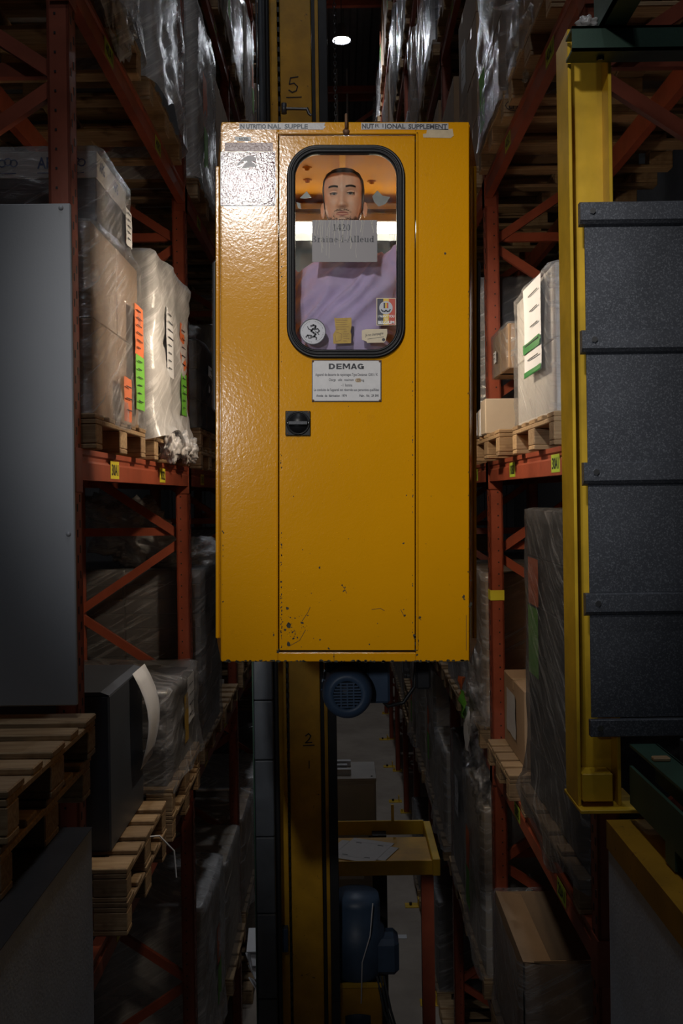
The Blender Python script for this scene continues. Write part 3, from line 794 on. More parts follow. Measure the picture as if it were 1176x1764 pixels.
# lowest near right: open carton, film heap
pallet(1, 5.30, 6.30, -3.35, 'pallet under the open-topped brown carton, lowest right level')
t = thing('open_carton', 'large open-topped brown carton in film, bottom right', 'carton', (1.50, 5.85, -3.206), 0)
MB().box(-0.56, 0.56, -0.5, 0.46, 0, 0.02).box(-0.56, -0.55, -0.5, 0.46, 0, 0.68).box(0.55, 0.56, -0.5, 0.46, 0, 0.68).box(-0.56, 0.56, -0.5, -0.49, 0, 0.68).box(-0.56, 0.56, 0.45, 0.46, 0, 0.68).build('body', 'cardboard', t)
MB().prism([(-0.56, 0.68), (-0.40, 0.66), (-0.40, 0.664), (-0.56, 0.686)], 1, -0.5, 0.46).build('flap', 'cardboard', t)
MB().prism([(-0.5, 0.68), (-0.36, 0.62), (-0.36, 0.624), (-0.5, 0.686)], 0, -0.5, 0.5).build('flap', 'cardboard', t)
film_shell(0.565, 0.505, 0.68, 67, 0.012, 64, 18, 0.02, False).build('stretch_film', 'film_clear', t)
t = crumple(0.40, 0.45, 0.22, 71, 0.6).build('film_bag', 'film_clear', None, (1.42, 4.6, -3.0)); tag(t, 'dark crumpled film heap at the very bottom right', 'film')
pallet(1, 4.1, 5.1, -3.35, 'pallet under the dark film heap, bottom right')

# first overhead level, right
pallet(1, 4.15, 5.2, 2.02, 'overhead pallet nearest the yellow column, right rack')
t = thing('carton', 'overhead brown carton half in film, right rack nearest the yellow column', 'carton', (1.5, 4.67, 2.164), 0)
MB().box(-0.55, 0.55, -0.48, 0.48, 0, 0.6, 0.006).build('body', 'cardboard', t); MB().box(-.553, .55, -.03, .03, .5, .602).build('packing_tape', 'tape_tan', t)
t = crumple(0.05, 0.34, 0.20, 79, 0.5).build('film_bag', 'film_clear', None, (0.95, 5.05, 2.32)); tag(t, 'clear film fringe over the overhead carton edge, right rack', 'film')
t = pallet(1, 5.35, 6.32, 2.02, 'overhead pallet stamped on its block, right rack second from the column')
blk = [c for c in t.children if c.name.startswith('block') and c.location.x < -.3 and c.location.y < -.3][0]
m = MB(); put_text(m, 'EPAL', -.045, .045, -.018, .018, -.0515, 0.02); ring_poly_pts = [(0.062 * math.cos(2 * PI * k / 24), 0.030 * math.sin(2 * PI * k / 24)) for k in range(25)]
for p_, q_ in zip(ring_poly_pts[:-1], ring_poly_pts[1:]): m.bar((p_[0], -.0512, p_[1]), (q_[0], -.0512, q_[1]), .001, .003)
m.build('stamp', 'ink', blk, fix=False)
load(1, 5.38, 6.30, 2.164, 1.0, 'overhead brown load in film with green sheet, right rack', 'cardboard', 83, nxyz=(1, 2, 2), flare=0.03, amp=0.02, ragged=0.08, sheets=[(0.2, 0.05, 0.38, 0.2, 'paper_green')])
for k, yy in enumerate((5.42, 5.84, 6.26)):
    pass

# ---------------------------------------------------------------- the rest of the racks
MANUAL = {(-1, 2, 0): (0, 1), (-1, 2, 1): (0,), (-1, 1, 0): (0, 1), (-1, 1, 1): (0, 1), (-1, 3, 0): (0, 1), (-1, 3, 1): (0,),
          (1, 2, 0): (0, 1), (1, 1, 0): (0, 1), (1, 1, 1): (0,), (1, 0, 0): (0, 1), (1, 3, 0): (0, 1), (-1, 0, 0): (0, 1)}
KINDS = [('cardboard', 'film_clear', 'brown cartons in clear film'), ('white_card', 'film_milky', 'pale load in milky film'), ('dark_card', 'film_clear', 'dark load in shiny film'),
         ('pale_cardboard', 'film_clear', 'pale cartons in clear film'), ('blue_grey_box', 'film_clear', 'blue-grey load in film'), ('cardboard', None, 'bare brown carton stack')]
rg = random.Random(5)
SLOT = ('nearer', 'farther')
for s in (-1, 1):
    for li, z in enumerate(LEVELS[s]):
        for bi in range(len(POSTS[s]) - 1):
            y0, y1 = POSTS[s][bi] + 0.10, POSTS[s][bi + 1]
            L = y1 - y0; wy = min(1.1, (L - 0.3) / 2)
            for sl in range(2):
                a = y0 + 0.08 + sl * (L - 0.16 - wy); b = a + wy
                kd = rg.choice(KINDS); h = rg.uniform(0.75, 1.45); seed = rg.randint(100, 999); paper = rg.random(); emptyp = rg.random()
                if sl in MANUAL.get((s, li, bi), ()): continue
                x = s * (XF[s] - 0.05)
                if not in_view((x, a, z), (x + s * 1.2, b, z + 1.5)): continue
                near = bi <= 2
                where = f'{LV[s][li]} level, {ORD[bi]} bay, {SLOT[sl]}, {SIDE[s]} rack'
                pallet(s, a, b, z, f'wooden pallet, {where}', over=0.05 + rg.uniform(-.02, .02), full=(bi <= 3))
                if emptyp < 0.10:
                    for q in range(1, 4): pallet(s, a, b, z + 0.144 * q, f'empty stacked pallet, {ORD[q]} up, {where}', full=(bi <= 2))
                    continue
                sheets = []
                if paper < 0.35: sheets = [(0.1, h * .45, h * .45 + .28, 0.2, 'paper_orange'), (0.1, h * .45 - .28, h * .45, 0.2, 'paper_green')]
                elif paper < 0.6: sheets = [(-0.1, h * .5, h * .5 + .3, 0.22, 'paper', 4)]
                load(s, a + 0.03, b - 0.03, z + 0.144, h, f'{kd[2]}, {where}', kd[0], seed, over=rg.uniform(0, .04), nxyz=(1, 2, rg.choice((2, 3, 4))), wrap=kd[1], sheets=sheets, flare=rg.uniform(0.0, .06), amp=rg.uniform(.012, .03),
                     parts=(bi <= 3), nper=64 if near else 48, nz=18 if near else 12, ragged=0.06)
# pallets and low loads standing on the floor, right and left
for s, ys in ((1, (8.95, 10.1, 11.5, 12.7)), (-1, (10.2, 11.3, 12.8))):
    for k, yy in enumerate(ys):
        pallet(s, yy, yy + 1.0, FLOOR, f'pallet on the floor at the {SIDE[s]} foot of the rack, {ORD[k]} from the front')
        if k % 2: load(s, yy + .03, yy + .97, FLOOR + .144, .9, f'floor-level wrapped load, {ORD[k // 2]} from the front, {SIDE[s]} rack', 'dark_card' if s > 0 else 'white_card', 300 + k, nxyz=(1, 2, 3))

# far end of the aisle: red cross frame and bay lamps
t = thing('end_frame', 'red steel frame with cross bars closing the far end of the aisle', 'frame', (0, 24.2, FLOOR))
for (xa, xb, za, zb) in ((-1.0, 1.1, 13.6, 13.75), (-1.0, 1.1, 15.0, 15.15), (-1.0, 1.1, 11.6, 11.75)):
    MB().box(xa, xb, 0, 0.1, za, zb).build('cross_bar', 'rack_red', t)
for xx in (-0.95, 1.0): MB().box(xx, xx + .1, 0, .1, 0, 15.6).build('post', 'rack_red', t)
MB().bar((-0.3, 0.05, 13.7), (1.0, 0.05, 14.6), 0.05, 0.09).build('brace', 'rack_red', t)
for xx in (-0.35, 0.25, 0.0): MB().box(xx, xx + .05, .3, .34, 10, 15.7).build('hanger', 'cabinet_grey', t)
for k, (x, y, z) in enumerate(((*W(588, 70, 19.9),), (0.1, 12.0, 9.6), (-0.1, 1.5, 9.6), (0.0, 28.0, 9.6), (-0.5, -1.2, 9.6))):  # first one is seen; last one added, unseen, to brighten the foreground
    t = thing('bay_lamp', f'round high-bay lamp hanging under the roof, {ORD[(3, 2, 1, 4, 0)[k]]} along the aisle', 'lamp', (x, y, z), 0, 'high-bay lamps')
    MB().lathe([(0.0, 0.32), (0.07, 0.32), (0.08, 0.16), (0.17, 0.06), (0.19, 0.0), (0.185, 0.0), (0.16, 0.05), (0.0, 0.06)], (0, 0, 0), seg=24).build('reflector', 'lamp_shell', t)
    MB().lathe([(0.0, -0.012), (0.10, -0.008), (0.165, 0.02), (0.165, 0.03)], (0, 0, 0), seg=24).build('lens', 'bay_light', t)
    MB().tube([(0, 0, 0.32), (0, 0, 10.61 - z)], 0.008, 6).build('hanger', 'dark_metal', t)

# ================================================================== CRANE: mast and lower carriage
DM = 6.0
SM = F / DM
def mx(px, py=853): return W(px, py, DM).x
t = thing('crane_mast', 'tall yellow crane mast with black guide rails and painted numbers, behind the cabin', 'mast', (W(516, CY, DM).x, DM, FLOOR))
H = 10.3 - FLOOR
# pixel widths at the mast, relative to its centre line
def u(p): return p / SM
MB().box(u(-24), u(30), 0.02, 0.36, 0, H, 0.004).build('column', 'mast_yellow', t)
MB().box(u(-46), u(-28), 0.0, 0.36, 0, H, 0.003).build('side_flange', 'mast_yellow', t)
MB().box(u(-28), u(-24), 0.04, 0.30, 0, H).build('seam_gap', 'cable_black', t)
MB().box(u(37), u(43), 0.0, 0.36, 0, H, 0.002).build('side_flange', 'mast_yellow', t)
MB().box(u(31), u(37), 0.03, 0.3, 0, H).build('seam_gap', 'cable_black', t)
MB().box(u(43), u(58), -0.03, 0.08, 0, H, 0.003).build('guide_rail', 'dark_metal', t)
MB().box(u(-56), u(-47), -0.03, 0.08, 0, H, 0.003).build('guide_rail', 'dark_metal', t)
tk = MB(); z = 2.0
while z < H - 0.2: tk.box(u(-30), u(-24), 0.005, 0.03, z, z + 0.03); z += 0.06
o = tk.build('tooth_rack', 'cable_black', t); o['kind'] = 'stuff'
nm = MB()
def stroke(mb, pts, w, y):
    for a, b in zip(pts[:-1], pts[1:]):
        a = Vector((a[0], y, a[1])); b = Vector((b[0], y, b[1])); d = (b - a).normalized(); n_ = Vector((-d.z, 0, d.x)) * w / 2
        mb.add([a - n_ - d * w * .3, b - n_ + d * w * .3, b + n_ + d * w * .3, a + n_ - d * w * .3], [(0, 1, 2, 3)])
def at_mast(px, py):
    p = W(px, py, DM); return (p.x - t.location.x, p.z - FLOOR)
stroke(nm, [at_mast(*q) for q in ((513, 130), (500, 132), (498, 143), (506, 141), (512, 147), (510, 154), (503, 157), (497, 153))], 0.007, 0.018)
stroke(nm, [at_mast(493, 166), at_mast(519, 165)], 0.006, 0.018)
stroke(nm, [at_mast(*q) for q in ((526, 1269), (531, 1265), (535, 1269), (532, 1275), (526, 1281), (537, 1280))], 0.007, 0.018)
stroke(nm, [at_mast(522, 1286), at_mast(541, 1285)], 0.006, 0.018)
stroke(nm, [at_mast(532, 1312), at_mast(532, 1325)], 0.005, 0.018)
nm.build('painted_number', 'ink', t, fix=False)
MB().box(u(-46), u(-30), -0.06, 0.0, at_mast(0, 1640)[1], at_mast(0, 1600)[1], 0.004).build('limit_switch', 'motor_blue', t)
# cable carrier left of the mast
t = thing('cable_carrier', 'dark grey segmented cable carrier hanging beside the yellow mast', 'cable carrier', (W(455, CY, DM).x - 0.01, DM - 0.14, FLOOR + 0.3))
zs = [-0.62, -1.2, -1.55, -2.0, -2.45, -2.95, -3.4, -3.85, -4.3]
for a, b in zip(zs[:-1], zs[1:]):
    MB().box(-0.055, 0.055, -0.03, 0.03, b - FLOOR - .3 + 0.006, a - FLOOR - .3, 0.006).build('link', 'carrier_grey', t)
MB().box(-0.064, -0.057, -0.03, 0.03, 0.9, 4.3).build('edge_strip', 'frame_green', t)
MB().tube([(0.075, 0, 0), (0.075, 0, 15.0)], 0.014, 8).build('cable', 'cable_black', t)
# upper part of the same run, above the cabin
t = thing('power_cable', 'dark vertical power cable left of the mast above the cabin', 'cable', (W(450, 100, DM).x, DM - 0.02, 1.5))
MB().tube([(0, 0, 0), (0.0, 0, 8.7)], 0.016, 8).build('cable', 'carrier_grey', t); MB().box(-0.03, -0.022, -0.01, 0.01, 0, 8.7).build('clip_strip', 'dark_metal', t)
# chain above the cabin
t = thing('hoist_chain', 'thin hoist chain running straight up above the cabin roof', 'chain', (W(578, 200, 4.3).x, 4.3, 1.42))
lk = MB()
for k in range(44):
    c_, s_ = math.cos(PI / 2 * (k % 2)), math.sin(PI / 2 * (k % 2))
    lk.tube([(0.006 * math.cos(a) * c_, 0.006 * math.cos(a) * s_, 0.012 + 0.018 * k + 0.011 * math.sin(a)) for a in [2 * PI * q / 10 for q in range(11)]], 0.0022, 5, cap=False)
lk.build('links', 'dark_metal', t)
MB().tube([(0, 0, 0.79), (0, 0, 8.8)], 0.004, 6).build('upper_run', 'dark_metal', t)
# load carriage hidden behind the cabin: frame, forks
t = thing('lift_carriage', 'dark steel lift carriage joining the yellow cabin to the mast', 'carriage', (0.0, 4.75, -0.55))
MB().box(-0.35, 0.40, 0.0, 1.15, 0.0, 0.12, 0.005).build('deck', 'dark_metal', t)
MB().box(-0.30, -0.22, 1.05, 1.17, -0.2, 1.6).build('upright', 'dark_metal', t); MB().box(0.14, 0.22, 1.05, 1.17, -0.2, 1.6).build('upright', 'dark_metal', t)
MB().box(-0.36, 0.22, 1.05, 1.2, 0.1, 0.25).build('roller_housing', 'dark_metal', t)
MB().box(-0.42, 0.30, 0.98, 1.0, 0.12, 2.40, .004).build('back_plate', 'carrier_grey', t)  # added dark screen: keeps lamp light off the mast, darkens the rear-window view

# added warm lamp, hidden by the cabin, to brighten the bays beside and behind it
t = thing('work_lamp', 'round warm lamp added out of sight behind the cabin to brighten the racks', 'lamp', (0.02, 5.05, 0.98))
MB().lathe([(0.0, -.055), (.035, -.045), (.055, -.015), (.055, .015), (.035, .045), (0, .055)], (0, 0, 0), seg=20).build('bulb', 'work_light', t)
MB().lathe([(0.0, .12), (.03, .12), (.05, .09), (.125, .042), (.13, .035), (.05, .06), (0, .06)], (0, 0, 0), seg=20).build('hood', 'lamp_shell', t)  # sized to keep the added light off the upper beams
MB().tube([(0, 0, .12), (0, .4, .20), (.16, .85, .20)], .012, 8).build('arm', 'dark_metal', t)
# blue fan-cooled motor under the cabin
p = W(598, 1192, 4.3)
t = thing('hoist_motor', 'round blue electric motor with slotted fan cover under the cabin', 'motor', p)
r = 43 / F * 4.3
MB().lathe([(0.0, 0.34), (r * 0.9, 0.34), (r * .96, 0.30), (r * .96, 0.05), (r, 0.03), (r, -0.02), (r * 0.95, -0.05), (r * 0.80, -0.068), (r * 0.56, -0.074), (r * 0.55, -0.066)], (0, 0, 0), (0, 1, 0), 40).build('fan_cover', 'motor_blue', t)
MB().lathe([(0.0, -0.06), (r * 0.56, -0.06), (r * .56, -0.055)], (0, 0, 0), (0, 1, 0), 32).build('fan_recess', 'cable_black', t)
for k in range(-4, 5):
    zz = k * r * 0.115; w = math.sqrt(max(0, (r * .55) ** 2 - zz ** 2))
    MB().box(-w, w, -0.074, -0.064, zz - 0.0035, zz + 0.0035).build('grille_slat', 'motor_blue', t)
for k in (-1, 0, 1): MB().box(k * r * .25 - 0.003, k * r * .25 + 0.003, -0.075, -0.063, -r * .5, r * .5).build('grille_rib', 'motor_blue', t)
for k in range(16):
    a = 2 * PI * k / 16; MB().bar((r * .95 * math.cos(a), 0.06, r * .95 * math.sin(a)), (r * .95 * math.cos(a), 0.30, r * .95 * math.sin(a)), 0.006, 0.025, up=(math.cos(a), 0, math.sin(a))).build('cooling_fin', 'motor_blue', t)
MB().box(r * .8, r * .8 + 0.10, 0.04, 0.2, -0.06, 0.16, 0.01).build('terminal_box', 'motor_blue', t)
MB().box(-r * .9, r * .9, 0.05, .3, r * .7, r * 1.25, 0.01).build('mounting_foot', 'dark_metal', t)
MB().tube([(r * .8 + 0.06, 0.1, -0.05), (r + 0.07, 0.1, -0.085), (r + 0.14, 0.1, -0.07), (r + 0.19, 0.1, 0.0), (r + 0.20, 0.1, 0.15)], 0.009, 8).build('cable', 'cable_black', t)
p = W(727, 1162, 4.3)
tag(MB().box(-0.03, 0.035, -0.03, 0.03, -0.06, 0.09, 0.01).build('limit_switch', 'dark_metal', None, p), 'small dark switch box hanging under the right edge of the cabin', 'switch')

# lower carriage on the aisle floor
DP = 6.45
zp = W(660, 1502, DP).z
x0, x1 = W(566, 1480, DP).x, W(752, 1480, DP).x
t = thing('service_platform', 'yellow steel service platform with raised edge beside the mast foot', 'platform', ((x0 + x1) / 2, DP, zp))
hw = (x1 - x0) / 2
dpp = 0.72
MB().box(-hw, hw, 0, dpp * .72, 0.03, 0.045).build('deck', 'mast_yellow', t)
MB().box(-hw, hw, -0.012, 0, -0.02, 0.075, 0.003).build('front_edge', 'column_yellow', t)
MB().box(hw - 0.03, hw + 0.02, -0.03, dpp, -0.02, 0.09, 0.004).build('side_edge', 'column_yellow', t)
MB().box(-hw + .05, hw - .03, dpp - 0.02, dpp, 0.0, 0.10, 0.003).build('rear_edge', 'column_yellow', t)
MB().box(hw - .26, hw - 0.24, dpp - .04, dpp - .02, 0.1, 0.22).build('edge_post', 'column_yellow', t)
MB().box(-0.05, 0.05, dpp - .12, dpp - .02, FLOOR - zp, 0.03).build('leg', 'dark_metal', t); MB().box(hw - 0.10, hw - 0.02, 0.02, 0.1, FLOOR - zp, 0.0).build('leg', 'rack_red', t)
# flattened cardboard on it
c0 = Vector((W(625, 1475, DP + .26).x, DP + 0.26, zp + 0.047))
t = thing('flat_carton', 'flattened pale cardboard blank with slots lying on the yellow platform', 'cardboard', c0, R(-24))
m = MB().box(-0.15, 0.15, -0.14, 0.14, 0, 0.004); m.build('main_panel', 'plate_grey', t)
for (a, b, c, d) in ((-0.15, 0.15, 0.142, 0.20), (-0.15, 0.15, -0.20, -0.142), (-0.21, -0.152, -0.13, 0.13), (0.152, 0.21, -0.13, 0.13)): MB().box(a, b, c, d, 0.0, 0.004).build('flap', 'plate_grey', t)
for (a, b) in ((-0.08, 0.12), (0.08, 0.12), (-0.08, -0.12), (0.08, -0.12)): MB().box(a - 0.02, a + 0.02, b - .006, b + .006, 0.0041, 0.0046).build('hand_slot', 'cable_black', t)
# grey switch cabinet behind
DC = 7.5
xa, xb = W(560, 1400, DC).x, W(648, 1400, DC).x
zt = W(600, 1342, DC).z
t = thing('switch_cabinet', 'grey electrical switch cabinet standing behind the yellow platform', 'cabinet', ((xa + xb) / 2, DC, FLOOR))
hh = zt - FLOOR; hw = (xb - xa) / 2
MB().box(-hw, hw, 0, 0.46, 0, hh, 0.006).build('body', 'cabinet_grey', t)
MB().box(-hw - 0.004, hw + 0.004, -0.004, 0.464, hh - 0.02, hh + 0.004, 0.003).build('lid', 'cabinet_grey', t)
dr = MB().box(-hw + 0.01, hw - 0.01, -0.012, 0, 0.05, hh - 0.04, 0.004).build('door', 'cabinet_grey', t)
MB().lathe([(0, -0.025), (0.014, -0.025), (0.016, -0.012)], (hw - .05, 0, hh - .44), (0, 1, 0), 12).build('lock', 'dark_metal', dr)
for k in range(3): MB().box(-hw, -hw + 0.2 - 0.03 * (k % 2), 0.08 + 0.12 * k, 0.13 + .12 * k, hh, hh + 0.05).build('cable_duct', 'steel', t)
for xx in (-hw + .03, hw - .03): MB().lathe([(0, hh + .008), (0.008, hh + .008), (0.008, hh)], (xx, 0.05, 0), seg=8).build('bolt', 'dark_metal', t)
MB().box(-hw + 0.1, hw - .1, -0.014, -0.012, hh - .75, hh - .48).build('notice', 'paper', dr)
# drive motor and base box
p = W(614, 1600, 6.2)
t = thing('drive_motor', 'dark blue vertical drive motor below the yellow platform', 'motor', (p.x, 6.25, -3.05))
MB().lathe([(0.0, 0.55), (0.14, 0.55), (0.15, 0.50), (0.15, 0.36), (0.175, 0.34), (0.175, 0.10), (0.15, 0.06), (0.13, -0.12), (0.17, -0.14), (0.17, -0.2), (0, -0.2)], (0, 0, 0), seg=28).build('housing', 'motor_blue', t)
MB().box(0.10, 0.26, -0.12, 0.1, 0.08, 0.30, 0.03).build('terminal_box', 'motor_blue', t)
MB().lathe([(0.0, -0.2), (0.15, -0.2), (0.15, -0.45), (0.12, -0.5)], (0, 0, 0), seg=24).build('coupling', 'cable_black', t)
for k in range(3): MB().tube([(0.12 + .02 * k, -0.15, 0.1), (0.16 + .02 * k, -0.17, -0.1), (0.22 + .015 * k, -0.1, -0.3), (0.23, -0.1, -0.6)], 0.008, 6).build('cable', 'carrier_grey', t)
MB().tube([(0.10, -.16, .55), (0.08, -.18, .36), (0.03, -.18, .2), (0.02, -.18, -.05)], 0.004, 5).build('thin_wire', 'paper', t)
xa, xb = W(570, 1720, 6.1).x, W(658, 1720, 6.1).x
t = thing('crane_carriage', 'dull yellow box-shaped crane carriage, bottom centre', 'carriage', ((xa + xb) / 2, 6.1, FLOOR))
hw = (xb - xa) / 2; zt = W(610, 1693, 6.1).z - FLOOR
MB().box(-hw, hw, 0, 0.5, 0.08, zt, 0.006).build('box', 'mast_yellow', t); MB().box(-hw - .01, hw + .01, -.01, .51, zt - .03, zt, 0.003).build('top_rim', 'column_yellow', t)
MB().lathe([(0, -.01), (.12, -.01), (.12, .06), (0, .06)], (0, 0.2, 0.12), (1, 0, 0), 20).build('wheel', 'dark_metal', t)
# papers and strips on the lower left, beside the cable carrier
for k in range(5):
    p = W(445 + 3 * (k % 2), 1620 + 22 * k, 8.3)
    o = MB().box(-0.09, 0.09, -0.12, 0.12, 0, 0.01).build('paper_bundle', 'paper', None, p); o.rotation_euler = (R(25 + 6 * k), R(8 * k), R(20 * k))
    tag(o, f'white paper bundle in the dark beside the mast foot, {ORD[k]} from the top', 'paper')
p = W(693, 1616, 11.7)
tag(MB().box(-0.05, 0.05, -0.05, 0.05, 0, 0.004).build('paper_scrap', 'paper', None, (p.x, 11.7, FLOOR + 0.001)), 'small white paper scrap lying on the aisle floor', 'paper')

# ================================================================== CABIN
DC0 = 3.67; SP = F / DC0; ZB = -0.625
def lx(px): return (px - CX) / SP
def lz(py): return (CY - py) / SP - ZB
cab = thing('crane_cabin', 'yellow steel crane cabin with a round-cornered window, hanging in the aisle', 'cabin', (ZB * math.sin(ROLL), DC0, ZB * math.cos(ROLL)))
cab.rotation_euler = (0, ROLL, 0)
xl, xr, zt, zb_ = lx(381), lx(808), lz(210), lz(1140)
dl, dr_, dt, db = lx(481), lx(714), lz(234), lz(1120)
TH = 0.03
m = MB(); g = 0.0045
m.box(xl, dl - g, 0, TH, zb_, zt, 0.003).box(dr_ + g, xr, 0, TH, zb_, zt, 0.003).box(dl - g, dr_ + g, 0, TH, dt + g, zt, 0.003).box(dl - g, dr_ + g, 0, TH, zb_, db - 2 * g, 0.003)
m.build('front_panel', 'cabin_yellow', cab)
# raised bead round the door opening
m = MB()
for (a, b, c, d) in ((dl - 0.012, dl - g, db, dt + .012), (dr_ + g, dr_ + 0.012, db, dt + .012), (dl - .012, dr_ + .012, dt + g, dt + .013)):
    m.box(a, b, -0.007, 0.001, c, d, 0.002)
m.build('door_bead', 'cabin_yellow', cab)
MB().box(dl - g, dr_ + g, TH - 0.006, TH, db - g, dt + g).build('door_rebate', 'cable_black', cab).hide_render = False
bpy.data.objects.remove(bpy.data.objects['door_rebate'])
MB().box(dl - .03, dl - .002, TH, TH + .01, db - .02, dt + .02).box(dr_ + .002, dr_ + .03, TH, TH + .01, db - .02, dt + .02).box(dl - .03, dr_ + .03, TH, TH + .01, db - .03, db - .002).box(dl - .03, dr_ + .03, TH, TH + .01, dt + .002, dt + .02).build('door_seal', 'rubber', cab)
# door with window opening
wo = (lx(500), lx(691), lz(607), lz(255))
inner = rrect(*wo[:2], wo[2], wo[3], 0.10, 10)
n = len(inner); cxm, czm = (wo[0] + wo[1]) / 2, (wo[2] + wo[3]) / 2
outer = []
for (x, z) in inner:
    # push each point of the opening out to the door edge
    fx = (dr_ - cxm) / max(1e-9, x - cxm) if x > cxm else (dl - cxm) / min(-1e-9, x - cxm)
    ztop = dt; zbot = wo[2] - (dt - wo[3])
    fz = (ztop - czm) / max(1e-9, z - czm) if z > czm else (zbot - czm) / min(-1e-9, z - czm)
    f = min(fx, fz); outer.append((cxm + (x - cxm) * f, czm + (z - czm) * f))
zbot = wo[2] - (dt - wo[3])
m = MB(); F0 = 0.002
vs = [(x, F0, z) for x, z in inner] + [(x, F0, z) for x, z in outer] + [(x, TH, z) for x, z in inner] + [(x, TH, z) for x, z in outer]
fs = []
for i in range(n):
    j = (i + 1) % n
    fs += [(i, j, n + j, n + i), (2 * n + i, 3 * n + i, 3 * n + j, 2 * n + j), (i, 2 * n + i, 2 * n + j, j)]
m.add(vs, fs)
m.box(dl, dr_, F0, TH, db, zbot)
# corner fills so that the upper door sheet is a full rectangle
for (cx2, cz2) in ((dl, dt), (dr_, dt), (dl, zbot), (dr_, zbot)):
    near = sorted(range(n), key=lambda i: (outer[i][0] - cx2) ** 2 + (outer[i][1] - cz2) ** 2)[:12]
    a = [i for i in near if abs(outer[i][0] - cx2) < 1e-6]; b = [i for i in near if abs(outer[i][1] - cz2) < 1e-6]
    if a and b:
        pa = outer[a[0]]; pb = outer[b[0]]
        m.add([(pa[0], F0, pa[1]), (pb[0], F0, pb[1]), (cx2, F0, cz2)], [(0, 1, 2)])
door = m.build('door', 'cabin_yellow', cab)
def rr_sweep(prof, base):
    """sweep a profile (offset outwards, depth) round the rounded window outline"""
    x0, x1, z0, z1 = base; mb = MB(); loops = []
    for off, y in prof:
        loops.append([(px_, y, pz_) for px_, pz_ in rrect(x0 - off, x1 + off, z0 - off, z1 + off, max(0.012, 0.085 + off), 12)])
    k = len(loops[0]); vs = [p for l in loops for p in l]
    fs = [(i * k + j, i * k + (j + 1) % k, (i + 1) * k + (j + 1) % k, (i + 1) * k + j) for i in range(len(loops) - 1) for j in range(k)]
    return mb.add(vs, fs, 0, True)
seal_in = (lx(508), lx(683), lz(603), lz(265))
rr_sweep([(-0.001, 0.012), (0.0, -0.012), (0.003, -0.017), (0.008, -0.017), (0.0095, -0.012), (0.012, -0.016), (0.018, -0.018), (0.021, -0.012), (0.024, -0.014), (0.029, -0.013), (0.031, 0.002)], seal_in).build('window_seal', 'rubber', door)
pn = rrect(seal_in[0] - 0.004, seal_in[1] + 0.004, seal_in[2] - 0.004, seal_in[3] + 0.004, 0.085, 10)
MB().prism(pn, 1, 0.004, 0.008).build('window_pane', 'cab_glass', door)
GY = 0.0032     # just in front of the pane
